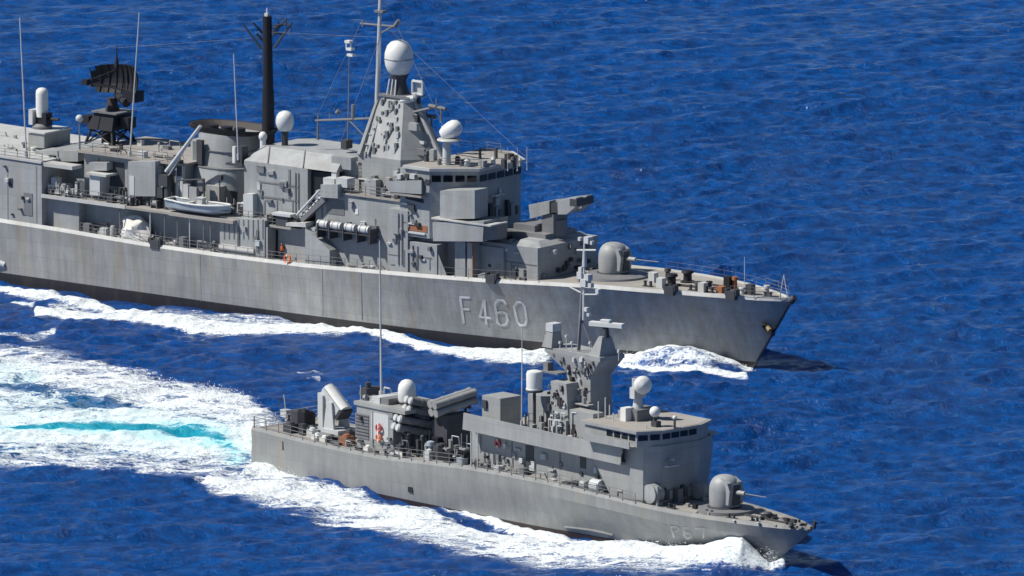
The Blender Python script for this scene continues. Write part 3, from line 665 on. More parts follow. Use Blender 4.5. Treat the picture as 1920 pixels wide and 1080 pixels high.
# tilted rounded dome
q0 = Vector((p[0]-.9, 3.8, zp+.45)); dv = Vector((.72, -.2, .5)).normalized(); mm = M(); n = 20
X = dv.orthogonal().normalized(); Y = dv.cross(X); R_ = []
prof = [(.2, -.2), (.62, 0), (.8, .5), (.86, 1.1), (.8, 1.6), (.6, 1.95), (.3, 2.12), (.02, 2.18)]
for r, h in prof: R_ += [q0+dv*h+X*r*math.cos(2*math.pi*i/n)+Y*r*math.sin(2*math.pi*i/n) for i in range(n)]
mm.poly(R_, [(j*n+i, j*n+(i+1) % n, (j+1)*n+(i+1) % n, (j+1)*n+i) for j in range(len(prof)-1) for i in range(n)], True)
mm.build('tracking_dome', WH, rc)
# roof clutter on the bridge
rc_ = random.Random(5)
for i, (x, v) in enumerate(((858, 3), (868, 2), (876, 3.4), (905, 2.5), (925, 1), (945, 2.), (962, 1), (968, -.5), (975, 0), (930, -2), (900, -1), (955, -2.5), (800, 3.5), (812, 2.5), (824, 4.2), (836, 2.8))):
    uu = FR.ux(x, v, zro); h = rc_.uniform(.3, 1.1); r = rc_.uniform(.12, .35)
    (M().box(uu-r, uu+r, v-r, v+r, zro, zro+h) if i % 2 else M().lathe((uu, v, zro), [(r, 0), (r*.8, h*.6), (r*1.1, h*.7), (r*.6, h)], 12)).build('roof_fitting', rc_.choice([LG, DK, MG, SG, BR]), fr)
for x, v in ((952, 3), (970, 2.5), (988, 1.5)): whip(fr, (FR.ux(x, v, zro), v, zro), (FR.ux(x, v, zro), v, zro+2.3), .03, .02)
rail(FR, fr, ufr-3.6, ufr-14, zf=lambda u: zro, vf=lambda u: -4.9, h=.9)
rail(FR, fr, ufr+.3, ufr-3.5, zf=lambda u: zro, vf=lambda u: 3.3+(ufr-u)*.45, h=.8)
# --- pyramid mast
zM0 = A(740, 293, 4.5)[2]-.3; zMt = A(750, 172, 1.)[2]
h_ = 1
print('mast', zM0, zMt, zS, zro)
uMf = FR.ux(756, 3., zM0)            # starboard fore corner
def corner(x, y, v): return A(x, y, v)
b_ = zS+.1
SBa = corner(672, 290, 3.3); SBf = corner(752, 290, 3.3); 
mt = M()
zb_ = SBa[2]
base = [(SBa[0], 3.4), (SBf[0], 3.4), (SBf[0]+1.7, 1.2), (SBf[0]+1.7, -1.2), (SBf[0], -3.4), (SBa[0], -3.4)]
ta = corner(716, 180, 1.1); tf = corner(757, 180, 1.1); zt_ = ta[2]
top = [(ta[0], 1.1), (tf[0], 1.1), (tf[0]+.5, .5), (tf[0]+.5, -.5), (tf[0], -1.1), (ta[0], -1.1)]
mt.plan(base, zb_, zt_, top)
mast = mt.build('pyramid_mast', SG, fr)
M().box(ta[0]-.3, tf[0]+.8, -1.3, 1.3, zt_, zt_+.22).build('mast_platform', MG, mast)
M().plan([(u, v) for u, v in base], zS+.1, zb_).build('mast_house', SG, fr)
# legs (aft raked struts with gaps)
lg = M(); 
for v in (2.6, 3.5):
    lg.tube(corner(674, 290, v), corner(708, 188, v*.35), .3, .2, 6)
lg.tube(corner(690, 290, 3.5), corner(716, 200, 1.3), .16, .14, 6); lg.tube((SBf[0]+2.9, .6, zb_), (tf[0]+.6, .4, zt_), .3, .2, 6)
for t in (.2, .4, .6, .8):
    a1 = Vector(corner(674, 290, 3.5)).lerp(Vector(corner(708, 188, 1.2)), t); a2 = Vector(corner(690, 290, 3.5)).lerp(Vector(corner(716, 200, 1.3)), t); lg.tube(a1, a2, .09, n=5)
lg.build('mast_leg', SG, mast)
# mast fittings on facets
R = random.Random(21)
for i in range(44):
    t = R.uniform(.03, .95); s_ = R.uniform(.12, .9); u = (SBa[0]+(ta[0]-SBa[0])*t)*(1-s_)+(SBf[0]+(tf[0]-SBf[0])*t)*s_
    v = 3.4+(1.1-3.4)*t; z = zb_+(zt_-zb_)*t; r = R.uniform(.05, .16); h = R.uniform(.1, .8)
    M().box(u-r, u+r, v-.25, v+R.uniform(.1, .25), z-h/2, z+h/2).build('mast_fitting', R.choice([MG, SG, SG, LG, MG]), mast)
for i in range(10):
    t = R.uniform(.05, .9); v = R.uniform(-1.4, 2.6)*(1-t*.7); u = SBf[0]+(tf[0]-SBf[0])*t+1.2*(1-t); z = zb_+(zt_-zb_)*t
    M().box(u-.2, u+R.uniform(.4, .8), v-.2, v+.2, z, z+R.uniform(.2, .8)).build('mast_fitting', R.choice([MG, SG, DK, LG]), mast)
# antennas on fore brackets
for (x, y, v) in ((818, 200, 1.8), (800, 215, -1.5)):
    p = Vector(A(x, y, v)); M().tube((tf[0]+.4, v*.3, p.z-1.2), p, .15, n=6).tube(p+Vector((-.9, 0, 0)), p+Vector((.9, -.3, -.2)), .22, .2, 8).tube(p+Vector((.6, 0, -.1)), p+Vector((.6, 0, -1.5)), .12, .08, 6).tube(p, p+Vector((0, 0, .8)), .07, n=5).build('bracket_antenna', MG, mast)
# egg radome with neck
p = A(748, 105, 0.); rr = 1.42
M().lathe((p[0], 0, zt_+.2), [(1.05, 0), (.9, .5), (.7, 1.2), (.95, 1.9)], 16).build('radome_neck', DK, mast)
M().lathe((p[0], 0, p[2]-1.85), [(.75, 0), (1.1, .35), (1.35, .95), (rr, 1.6), (rr*.97, 2.2), (rr*.82, 2.85), (rr*.55, 3.25), (rr*.25, 3.43), (.02, 3.48)], 36).build('radome', WH, mast)
M().lathe((p[0], 0, p[2]-.28), [(rr+.01, 0), (rr+.04, .05), (rr+.01, .1)], 36).build('radome_seam', MG, mast)
for sg in (-1, 0, 1): M().tube((p[0]+.5*sg-.2, 1.0, zt_+.2), (p[0]+.4*sg-.2, .7, zt_+1.7), .09, n=6).build('neck_strut', LG, mast)
# square antenna
p = A(783, 165, .9); q = .62
sq = M()
for (a1, a2) in (((-q, q), (q, q)), ((q, q), (q, -q)), ((q, -q), (-q, -q)), ((-q, -q), (-q, q))): sq.tube((p[0]+a1[0], p[1], p[2]+a1[1]), (p[0]+a2[0], p[1], p[2]+a2[1]), .15, n=6)
sq.box(p[0]-.5, p[0]+.5, p[1]-.3, p[1]-.2, p[2]-.5, p[2]+.5); sq.build('square_antenna', LG, mast)
M().tube((tf[0]-.3, .9, zt_-.3), (p[0]-.3, .9, p[2]-1.), .42, .3, 8).tube((p[0]-.3, .9, p[2]-1.), (p[0]-.1, .9, p[2]-.5), .2, n=6).build('antenna_bracket', LG, mast)
# tall pole mast with yards
vt = .9; a1 = Vector(A(707, 200, vt)); a2 = Vector(A(714, -30, vt))
tp = M().tube(a1, a1.lerp(a2, .45), .26, .23, 10).tube(a1.lerp(a2, .45), a1.lerp(a2, .8), .21, .18, 8).tube(a1.lerp(a2, .8), a2, .2, .12, 8).build('topmast', LG, mast)
yd = M().tube(A(676, 44, vt), A(745, 50, vt), .1, n=6).tube(A(715, 62, vt), A(745, 44, vt), .1, n=6).tube(A(740, 50, vt), A(748, 38, vt), .22, .2, 8).tube(A(680, 38, vt), A(680, 50, vt), .12, n=6).box(A(706, 20, vt)[0], A(722, 20, vt)[0], vt-.4, vt+.4, A(706, 20, vt)[2]-.1, A(706, 20, vt)[2]+.1)
yd.build('yardarm', MG, tp)
# aft antenna outrigger with aerials (590-690)
og = M().tube(A(592, 226, 1.5), A(698, 222, 1.5), .12, n=6).tube(A(655, 226, 1.5), A(690, 262, 1.5), .08, n=5).tube(A(618, 224, 1.5), A(618, 212, 1.5), .06, n=5)
og.tube(A(596, 262, 1.5), A(596, 215, 1.5), .14, .08, 6).tube(A(652, 275, 1.5), A(655, 100, 1.5), .1, .04, 6).tube(A(662, 222, 1.5), A(662, 196, 1.5), .17, n=8).tube(A(632, 212, 1.5), A(636, 207, 1.5), .25, .2, 8)
og.build('antenna_outrigger', MG, mast)
ha = M()
for (x, y, w_) in ((654, 78, .3), (657, 92, .32), (659, 103, .34)): q = A(x, y, 1.5); ha.box(q[0]-w_, q[0]+w_, 1.2, 1.8, q[2]-.12, q[2]+.12)
q = A(653, 84, 1.5); ha.tube((q[0]-.25, 1.5, q[2]-.4), (q[0]-.25, 1.5, q[2]+.4), .08, n=6).tube((q[0]+.3, 1.5, q[2]-.4), (q[0]+.3, 1.5, q[2]+.4), .08, n=6)
ha.build('dipole_aerial', WH, mast)
M().box(A(645, 270, 1.5)[0], A(655, 270, 1.5)[0], 1, 2, A(650, 278, 1.5)[2], A(650, 262, 1.5)[2]).build('aerial_box', DK, mast)
# behind the mast forward struts: platform clutter around mast foot
for i in range(16):
    x = R.uniform(690, 750); v = R.uniform(3.6, 5.2); uu = FR.ux(x, v, zS+.2); h = R.uniform(.5, 2.0); r = R.uniform(.12, .4)
    M().box(uu-r, uu+r, v-r, v+r, zS+.1, zS+h).build('deck_box', R.choice([SG, LG, MG, SG]), fr)
rail(FR, fr, uS0+2.6, uS1+1, zf=lambda u: zS+.14, vf=lambda u: 5.5, h=1.)
# --- missile launcher on the house ahead of the bridge
vv = 0; ulc = A(1040, 400, vv)[0]
zl0 = FR.zd(-25)+2.6; zlc = A(1042, 405, vv)[2]
ml = M().lathe((ulc, 0, zl0), [(1.6, 0), (1.5, .7), (1.1, 1.0), (1.1, zlc-zl0-.3)], 20).box(ulc-.7, ulc+.7, -1.1, 1.1, zlc-1.6, zlc+.4).build('launcher_base', MG, fr)
M().box(ulc-4.6, ulc+.6, -2.6, 2.2, zl0-.4, zlc-1.5).box(ulc-3.8, ulc-1.2, -1.8, 1.6, zlc-1.5, zlc-.9).build('launcher_house', MG, fr)
a1 = [(991, 384), (1042, 372), (1044, 400), (996, 412)]
for (v0, v1) in ((1.3, .3), (-.3, -1.3)):
    P_ = uz([(991, 384), (1030, 377), (1030, 400), (994, 410)], 1.3); M().side(P_, v0, v1).build('launcher_cell', SG, ml)
    P2 = uz([(1045, 375), (1080, 371), (1081, 386), (1062, 402), (1046, 402)], 1.3); M().side(P2, v0, v1).build('launcher_muzzle', SG, ml)
    P3 = uz([(1030, 381), (1045, 379), (1045, 398), (1030, 400)], 1.3); M().side(P3, v0-.1 if v0 > 0 else v0-.1, v1+.05).build('launcher_band', DK, ml)
q = A(1076, 381, 1.3); M().box(q[0]-.5, q[0]+.35, -1.35, 1.32, q[2]-.3, q[2]+.4).build('muzzle_cover', DK, ml)
# --- deckhouse before the bridge with ladder, octagonal gun house
vh = 4.7
bA = uz([(891, 458), (1008, 462)], vh); z_ = A(950, 458, vh)[2]; uA3 = FR.ux(891, vh, z_); uB3 = FR.ux(1008, vh, z_)
zbt_ = FR.zd(-24)-.4
fh_ = M().plan([(uA3, -vh), (uB3, -vh), (uB3+.01, -vh+.5), (uB3, vh), (uA3, vh)], zbt_, z_).build('breakwater_house', SG, fr)
M().plan([(uB3-5.2, -3.8), (uB3, -3.8), (uB3, 4.2), (uB3-1.2, vh), (uB3-3.6, vh)], z_, A(1000, 436, 0)[2], [(uB3-3.6, -3.3), (uB3-.9, -3.3), (uB3-.9, 3.4), (uB3-1.2, vh-1.0), (uB3-2.8, vh-1.0)]).build('magazine_roof', SG, fh_)
for (x0, x1, y0, y1) in ((908, 1006, 490, 492), (958, 960, 492, 515)): panel('wall_seam', x0, x1, y0, y1, vh, MG, fh_, .04)
panel('notice', 947, 952, 466, 471, vh, WH, fh_, .05)
for x in (967, 982): panel('scuttle', x, x+5, 506, 519, vh, BK, fh_, .04)
ld = M(); q0 = A(902, 500, vh+.2)[0]
for k in range(9): z = zbt_+.6+k*.38; ld.tube((q0-.25, vh+.15, z), (q0+.25, vh+.15, z), .035, n=5)
ld.tube((q0-.25, vh+.15, zbt_), (q0-.25, vh+.15, z_), .04, n=5).tube((q0+.25, vh+.15, zbt_), (q0+.25, vh+.15, z_), .04, n=5); ld.build('ladder', LG, fh_)
R = random.Random(8)
for i in range(14):
    v = R.uniform(-4, 4); z = R.uniform(zbt_+.5, z_-.3); M().box(uB3-.05, uB3+R.uniform(.15, .5), v-.2, v+.2, z-.2, z+R.uniform(.1, .4)).build('vent_box', R.choice([MG, SG, LG, DK]), fh_)
# --- gun
p = A(1150, 500, 0.); uG = FR.ux(1150, 0, FR.zd(-17)+2.); zG = FR.zd(uG)+.05
M().lathe((uG+.3, 0, zG-.3), [(3.3, 0), (3.2, .35), (2.2, .5)], 40).build('gun_platform', MG, fr)
gun(FR, fr, (uG, 0, zG+.15), 1.45, SG)
# bow fittings
R = random.Random(15)
for i, (x, v) in enumerate(((1215, 3.), (1262, 3.2), (1300, 2.4), (1330, 2.2), (1372, 1.7), (1285, -1), (1340, -.5), (1440, .5))):
    uu = FR.ux(x, v, 8); bollard(fr, uu, v, dz(FR, uu)) if i not in (5, 6) else None
wd = FR.ux(1275, 0, 8.3)
for v in (-1.2, 1.3):
    zz = dz(FR, wd); M().lathe((wd, v, zz), [(.7, 0), (.7, .12), (.42, .2), (.4, .8), (.62, .95), (.55, 1.15), (.1, 1.2)], 20).build('capstan', BK, fr)
cw_ = M(); 
for v in (-1.1, 1.1):
    zz = dz(FR, wd+3)+.1; cw_.path([(wd+.5, v, zz), (wd+8.5, v*.6, dz(FR, wd+9)+.1)], .11, 6)
cw_.build('anchor_chain', BR, fr)
for i, (x, v, h) in enumerate(((1240, 2.5, .9), (1308, 1.5, .7), (1318, 2.4, .9), (1330, 0, .6), (1352, 1.5, .6), (1392, .9, .7), (1407, .5, 1.0), (1438, .3, 1.1), (1366, -.6, 1.2), (1378, -.8, 1.2), (1225, .5, .9), (1252, -1, 1.2), (1400, -.5, .5))):
    uu = FR.ux(x, v, 8.4); zz = dz(FR, uu)
    (M().lathe((uu, v, zz), [(.25, 0), (.22, h*.7), (.35, h*.75), (.3, h)], 12) if i % 2 else M().box(uu-.35, uu+.35, v-.35, v+.35, zz, zz+h)).build('deck_vent', [LG, DK, TW, BK, RB][i % 5], fr)
uu = FR.tip-1.6; zz = dz(FR, uu); M().tube((uu, 0, zz), (uu+.5, 0, zz+2.3), .07, .04, 6).tube((uu+1., 0, zz), (uu+.5, 0, zz+2.2), .05, n=5).build('jackstaff', LG, fr)
M().tube((FR.ux(1396, 0, 9), 0, 8.), (FR.ux(1396, 0, 9), 0, 10.8), .03, n=5).build('flag_pole', LG, fr)
for sg in (1, -1):
    rail(FR, fr, FR.ux(1385, 1.5, 8.6), FR.tip-1., sg=sg, mat=MG, h=1.1, r=.024)
    rail(FR, fr, FR.ux(1120, 5, 8), FR.ux(1380, 2, 8.6), sg=sg, mat=MG, h=.9, r=.012, wires=2) if sg < 0 else None
rail(FR, fr, A(150, 430, 7)[0], A(716, 505, 6.9)[0], mat=MG, r=.026)
rail(FR, fr, A(830, 515, 6.6)[0], A(1015, 528, 6)[0], mat=MG, r=.018, wires=2)

def scatter(ship, parent, x0, x1, v0, v1, zf, n, hmax, seed, mats=None, zref=7.):
    R = random.Random(seed); ms = mats or [SG, LG, MG, MG, DK, SG, BR, TW]
    for i in range(n):
        x = R.uniform(x0, x1); v = R.uniform(v0, v1); u = ship.ux(x, v, zref); z = zf(u) if callable(zf) else zf
        h = R.uniform(.25, 1.)*hmax; r = R.uniform(.1, .42); k = R.choice(('deck_box', 'ventilator', 'pipe_run', 'winch', 'stowage_rack', 'deck_box'))
        mm = M()
        if k == 'deck_box': mm.box(u-r, u+r, v-r*.8, v+r*.8, z, z+h*.7).box(u-r*1.12, u+r*1.12, v-r*.9, v+r*.9, z+h*.62, z+h*.68)
        elif k == 'ventilator': mm.lathe((u, v, z), [(r*.5, 0), (r*.5, h*.7), (r, h*.75), (r*.9, h*.95), (r*.4, h)], 10)
        elif k == 'pipe_run': mm.path([(u, v, z), (u, v, z+h), (u+r*3, v, z+h), (u+r*3, v-.3, z+.1)], .05+.03*(i % 2), 5)
        elif k == 'winch': mm.tube((u-r, v, z+h*.4), (u+r, v, z+h*.4), h*.28, n=10).box(u-r, u-r*.8, v-h*.3, v+h*.3, z, z+h*.7).box(u+r*.8, u+r, v-h*.3, v+h*.3, z, z+h*.7)
        else:
            mm.box(u-r*1.4, u+r*1.4, v-.3, v+.3, z+h*.45, z+h*.52)
            for a_ in (-1.3, 1.3): mm.tube((u+a_*r, v, z), (u+a_*r, v, z+h), .035, n=5)
        mm.build(k, R.choice(ms), parent)
scatter(FR, fr, 80, 152, 5.4, 6.4, ZR, 12, 1.8, 101)
scatter(FR, fr, 160, 320, 5.0, 6.3, ZR, 16, 1.9, 102)
scatter(FR, fr, 300, 460, 4.4, 5.6, ZR, 24, 2.0, 103)
scatter(FR, fr, 150, 500, 5.3, 6.3, lambda u: FR.zd(u)-.2, 26, 1.3, 104)
scatter(FR, fr, 165, 340, -4, 4.8, ztop+.22, 18, 1., 105)
scatter(FR, fr, -20, 150, -5, 5.8, zh+.1, 22, .9, 106)
scatter(FR, fr, 480, 600, 5.0, 5.9, ZR-.08, 12, 1.3, 107)
scatter(FR, fr, 600, 730, -3., 5.2, zS+.14, 22, 1.3, 108)
scatter(FR, fr, 560, 1000, 5.6, 6.3, lambda u: FR.zd(u)-.2, 18, .9, 109)
scatter(FR, fr, 895, 960, 1., 4.4, z_, 8, .7, 110)
scatter(FR, fr, 1060, 1120, -3, 5, lambda u: FR.zd(u)-.18, 10, .8, 111)
scatter(FR, fr, 480, 640, -2, 3.2, zt+.0, 0, .8, 112)
fittings(FR, mh, 4.6, (uA+.5, uB-.5, ZR+.4, ztop-.4), 16, ('vent_box', 'locker', 'cable_box', 'pipe'), 41, .9)
fittings(FR, hg, 6.95, (A(-60, 340, 7)[0], A(70, 340, 7)[0], FR.zd(-80)+.6, zh-.6), 8, ('cable_box', 'vent_box'), 42, .6)
fittings(FR, t1b, 6.3, (uw1+.3, A(812, 470, 6.3)[0], FR.zd(-35)+.5, A(790, 462, 6.4)[2]), 7, ('cable_box', 'vent_box', 'pipe'), 43, .7)
fittings(FR, t1, 6.45, (uw0+.2, uw1-.2, FR.zd(-35)+.5, zw-.3), 7, ('cable_box', 'vent_box', 'pipe'), 44, .7)
fittings(FR, fh_, vh, (uA3+1.5, uB3-.6, zbt_+1., z_-.4), 7, ('cable_box', 'vent_box'), 45, .7)
fittings(FR, w1, 6.5, (A(414, 430, 6.5)[0], A(494, 430, 6.5)[0], FR.zd(-60)+.5, ZR-.6), 7, ('cable_box', 'pipe', 'locker'), 46, .8)
# rigging wires
for a_, b_ in ((A(500, 60, -.8), A(716, 70, .9)), (A(714, 40, .9), (FR.ux(985, 0, zro), 0., zro+1.)), (A(716, 60, .9), A(640, 262, 3.)), (A(676, 44, .9), A(596, 215, 1.5)), (A(745, 50, .9), (FR.ux(860, 3, zro), 3., zro+.5)), (A(212, 90, -.5), A(495, 70, -.8))):
    M().tube(a_, b_, .018, n=4).build('stay_wire', MG, fr)
# ================================================================== things on the frigate
def thingbox(): pass
zd_ = lambda x, v: dz(FR, FR.ux(x, v, 6.5))
# rescue boat
def boat():
    a = Vector(A(316, 376, 6.6)); b = Vector(A(430, 380, 6.6)); L = (b-a).length; o0 = ((a.x+b.x)/2, 6.4, ZR+.05)
    t = root('ship_boat', FR, o0, 'open grey blue boat with pale rim on the frigate boat deck below the funnel', 'boat')
    n = 15; mm = M(); H = 1.15
    sec = []
    for i in range(n):
        s_ = i/(n-1); hw_ = 1.05*(1-abs(2*s_-1.0)**4*(1 if s_ < .5 else .0))*(1 if s_ < .55 else math.cos((s_-.55)/.45*math.pi/2)**.6+.001)
        if s_ < .5: hw_ = max(hw_, .78)
        u = -L/2+L*s_; sh_ = .12*(2*s_-1)**2+.18*max(0, s_-.5)
        kz = .1+.55*max(0, s_-.7)/.3
        sec.append([(u-.0, -hw_, H+sh_), (u, -hw_*.85, kz+.4), (u, 0, kz), (u, hw_*.85, kz+.4), (u, hw_, H+sh_)])
    vs = [p for s_ in sec for p in s_]; mm.poly(vs, [(i*5+j, (i+1)*5+j, (i+1)*5+j+1, i*5+j+1) for i in range(n-1) for j in range(4)], True)
    mm.poly(sec[0], [(0, 1, 2, 3, 4)]); mm.build('boat_hull', BL, t)
    rim = M()
    for j in (0, 4): rim.path([Vector(s_[j])+Vector((0, .03 if j else -.03, 0)) for s_ in sec], .09, 6)
    rim.path([sec[0][0], sec[0][4]], .09, 6); rim.build('gunwale', WH, t)
    M().poly([(s_[1][0], s_[k][1]*.95, .75) for s_ in sec for k in (1, 3)], [(2*i, 2*i+1, 2*i+3, 2*i+2) for i in range(n-1)]).build('floor', MG, t)
    for u in (-1.6, 0, 1.5): M().box(u-.15, u+.15, -.9, .9, .95, 1.05).build('thwart', TP, t)
    M().box(-.2, .5, -.3, .3, .8, 1.7).box(-.3, .6, -.35, .35, 1.65, 1.75).build('console', LG, t)
    return t
boat()
M().box(A(330, 400, 6)[0], A(450, 400, 6)[0], 5.0, 7.1, ZR-.28, ZR+.04).build('boat_platform', DG, fr)
# life raft canisters
rk = M(); zrk = A(650, 434, 6.3)[2]
rk.box(A(598, 430, 6.3)[0], A(700, 430, 6.3)[0], 5.6, 6.7, zrk-.12, zrk)
for x in (600, 622, 648, 674, 698): q = A(x, 430, 6.3)[0]; rk.box(q-.06, q+.06, 5.4, 6.75, zrk-.9, zrk+.55)
rk.build('raft_rack', DK, fr)
ords = ('aftmost', 'second from aft', 'third from aft', 'foremost')
for i, x in enumerate((607, 632, 658, 684)):
    q = A(x, 424, 6.3)[0]; t = root('life_raft', FR, (q, 6.3, zrk), 'white life raft canister on the frigate rack, %s of four' % ords[i], 'life raft', 'life raft canisters on the frigate side rack')
    M().tube((-.62, 0, .42), (.62, 0, .42), .40, n=16).build('canister', LG, t)
    mm = M()
    for d_ in (-.35, .35): mm.tube((d_-.04, 0, .42), (d_+.04, 0, .42), .425, n=16)
    mm.build('strap', MG, t)
# covered bundle
t = root('covered_raft', FR, (A(254, 415, 6)[0], 6., FR.zd(A(254, 415, 6)[0])-.1), 'lumpy bundle under a pale tarpaulin on the frigate side deck', 'bundle')
mm = M(); n1, n2 = 18, 9; R = random.Random(4); vs = []
for j in range(n2):
    ph = math.pi/2*j/(n2-1)
    for i in range(n1):
        a = 2*math.pi*i/n1; k = 1+.16*math.sin(3*a+j)+R.uniform(-.07, .07); vs.append((1.75*k*math.cos(a)*math.cos(ph)**.6, 1.*k*math.sin(a)*math.cos(ph)**.6, 2.2*math.sin(ph)*(1+.1*math.cos(2*a))+R.uniform(-.04, .04)))
mm.poly(vs, [(j*n1+i, j*n1+(i+1) % n1, (j+1)*n1+(i+1) % n1, (j+1)*n1+i) for j in range(n2-1) for i in range(n1)], True); mm.build('tarpaulin', TP, t)
tag_o = t
# long white case on deck by the rail (412-475, 450-465)
q0, q1 = A(413, 455, 6.4)[0], A(478, 458, 6.4)[0]; zz = dz(FR, q0)
t = root('long_case', FR, ((q0+q1)/2, 6.35, zz), 'long white case lying along the rail below the frigate boat deck', 'case')
L_ = (q1-q0)/2; M().box(-L_, L_, -.3, .3, .45, .95).box(-L_*.9, L_*.9, -.25, .25, .95, 1.02).build('case_body', TP, t)
for k in (-.7, .7): M().box(L_*k-.08, L_*k+.08, -.25, .25, 0, .45).build('leg', MG, t)

# people
def skin_body(name, joints, edges, radii, mat, parent, smooth=2):
    me = bpy.data.meshes.new(name); me.from_pydata([(a, -b, c) for a, b, c in joints], edges, []); me.update()
    o = bpy.data.objects.new(name, me); COL.objects.link(o); o.parent = parent
    sm_ = o.modifiers.new('skin', 'SKIN'); lay = me.skin_vertices[0] if me.skin_vertices else None
    bpy.context.view_layer.update()
    if not me.skin_vertices:
        bm = bmesh.new(); bm.from_mesh(me); bm.verts.layers.skin.verify(); bm.to_mesh(me); bm.free()
    for i, r in enumerate(radii): me.skin_vertices[0].data[i].radius = (r, r)
    me.skin_vertices[0].data[0].use_root = True
    o.modifiers.new('sub', 'SUBSURF').levels = 1; o.modifiers['sub'].render_levels = 1
    me.materials.append(mat); return o
def person(ship, pos, label, yaw=0, top=OR, lean=0., arm=.25, group=None):
    t = root('person', ship, pos, label, 'person', group, yaw)
    J = [(0, 0, .93), (0, 0, 1.12), (lean*.5, 0, 1.36), (lean, 0, 1.50), (lean*1.1, 0, 1.60),
         (lean*.5, .19, 1.40), (lean*.5+arm*.4, .25, 1.14), (lean*.5+arm, .22, .93), (lean*.5+arm+.06, .22, .84),
         (lean*.5, -.19, 1.40), (lean*.5+arm*.2, -.27, 1.13), (lean*.5+arm*.6, -.24, .90), (lean*.5+arm*.7, -.24, .81),
         (0, .1, .88), (.04, .11, .48), (-.03, .12, .08), (.13, .13, .04), (0, -.1, .88), (.02, -.11, .48), (-.06, -.12, .08), (.1, -.13, .04)]
    E = [(0, 1), (1, 2), (2, 3), (3, 4), (2, 5), (5, 6), (6, 7), (7, 8), (2, 9), (9, 10), (10, 11), (11, 12), (0, 13), (13, 14), (14, 15), (15, 16), (0, 17), (17, 18), (18, 19), (19, 20)]
    Rr = [.15, .135, .16, .065, .06, .075, .05, .036, .04, .075, .05, .036, .04, .1, .065, .045, .045, .1, .065, .045, .045]
    skin_body('body', J, E, Rr, NV, t)
    h = (lean*1.15+.01, 0, 1.69)
    hd = M().ball(h, .098, .125, 16).tube((h[0]+.09, 0, h[2]-.01), (h[0]+.125, 0, h[2]-.03), .02, .015, 6).box(h[0]-.02, h[0]+.02, -.115, .115, h[2]-.03, h[2]+.03); hd.build('head', SK, t)
    M().ball((h[0]-.02, 0, h[2]+.045), .108, .10, 14).build('hair', BK, t)
    for sg in (-1, 1):
        b = Vector(J[8 if sg > 0 else 12]); mm = M().box(b.x-.035, b.x+.045, b.y-.018, b.y+.018, b.z-.05, b.z+.04)
        for k in range(4): mm.tube((b.x-.03+k*.022, b.y, b.z-.04), (b.x-.02+k*.022, b.y-.01*sg, b.z-.115+.008*abs(k-1.5)), .010, .008, 5)
        mm.tube((b.x+.045, b.y, b.z+.02), (b.x+.075, b.y-.01, b.z-.05), .011, .008, 5); mm.build('hand', SK, t)
    v_ = M().plan(oval(-.15, .16, .19, 16), 1.0, 1.2, [(a, b*1.05) for a, b in oval(-.15, .17, .2, 16)]).plan(oval(-.15, .17, .21, 16), 1.2, 1.49, [(a+lean*.4, b*.72) for a, b in oval(-.1, .12, .2, 16)])
    v_.build('vest', top, t)
    return t
q = A(529, 450, 6.0); person(FR, (q[0], 6.0, dz(FR, q[0])), 'sailor in an orange vest standing at the frigate doorway', math.radians(-60), OR, .06)
# life rings
def ring_buoy(ship, pos, label, mat=OR, yaw=0, r=.36, group=None):
    t = root('life_ring', ship, pos, label, 'life ring', group)
    mm = M(); n, m_ = 20, 8; vs = []
    for i in range(n):
        a = 2*math.pi*i/n
        for j in range(m_):
            b = 2*math.pi*j/m_; rr_ = r+.09*math.cos(b); vs.append((rr_*math.cos(a), .09*math.sin(b)+.1, rr_*math.sin(a)))
    mm.poly(vs, [(i*m_+j, ((i+1) % n)*m_+j, ((i+1) % n)*m_+(j+1) % m_, i*m_+(j+1) % m_) for i in range(n) for j in range(m_)], True)
    mm.build('ring', mat, t)
    M().box(-.06, .06, 0, .21, r-.12, r+.12).box(-.06, .06, 0, .21, -r-.12, -r+.12).build('band', WH, t); return t
q = FR.hullpx(537, 484); uu = q[0]; ring_buoy(FR, (uu, FR.half(uu, FR.zd(uu))-.2, dz(FR, uu)+.5), 'orange life ring on the frigate rail beside the sailor')

# ================================================================== PATROL SHIP
pb = root('patrol_ship', PB, (0, 0, 0), 'smaller grey missile patrol ship numbered P67 in the foreground with a broad white wake', 'warship')
Q = PB.at
hull(PB, pb, HP, BTR, -.05, HP, DG)
def pz(pts, v): return uz(pts, v, PB)
def pblock(name, pts, v, v2=None, mat=SP, parent=None): return M().side(pz(pts, v), v, -v if v2 is None else v2).build(name, mat, parent or pb)
def ppanel(name, x0, x1, y0, y1, v, mat, parent=None, t=.05): return panel(name, x0, x1, y0, y1, v, mat, parent or pb, t, PB)
number(PB, pb, [
    [[(1264, 1007), (1259, 988), (1268, 987), (1273, 991), (1271, 996), (1262, 997)]],
    [[(1291, 989), (1282, 990), (1284, 1006), (1290, 1010), (1297, 1007), (1295, 1000), (1284, 999)]],
    [[(1304, 991), (1321, 991), (1319, 1009)]]], NMP, 3.6)
ppk = M(); P_ = [PB.hullpx(x, y) for x, y in ((1060, 988), (1080, 990), (1105, 993), (1130, 998), (1150, 1003))]
ppk.path([(a, b+.05, c) for a, b, c in P_], .1, 5); ppk.build('spray_rail', HP, pb)
q = PB.hullpx(770, 918); M().box(q[0]-.3, q[0]+.3, q[1]-.1, q[1]+.08, q[2]-.25, q[2]+.25).build('discharge_port', BK, pb)
q = PB.hullpx(531, 834); M().box(q[0]-.1, q[0]+.1, q[1]-.1, q[1]+.05, q[2]-.5, q[2]+.5).build('draught_mark', DK, pb)
PD = lambda u: dz(PB, u)
dk_ = lambda x, v: PD(PB.ux(x, v, 4.))
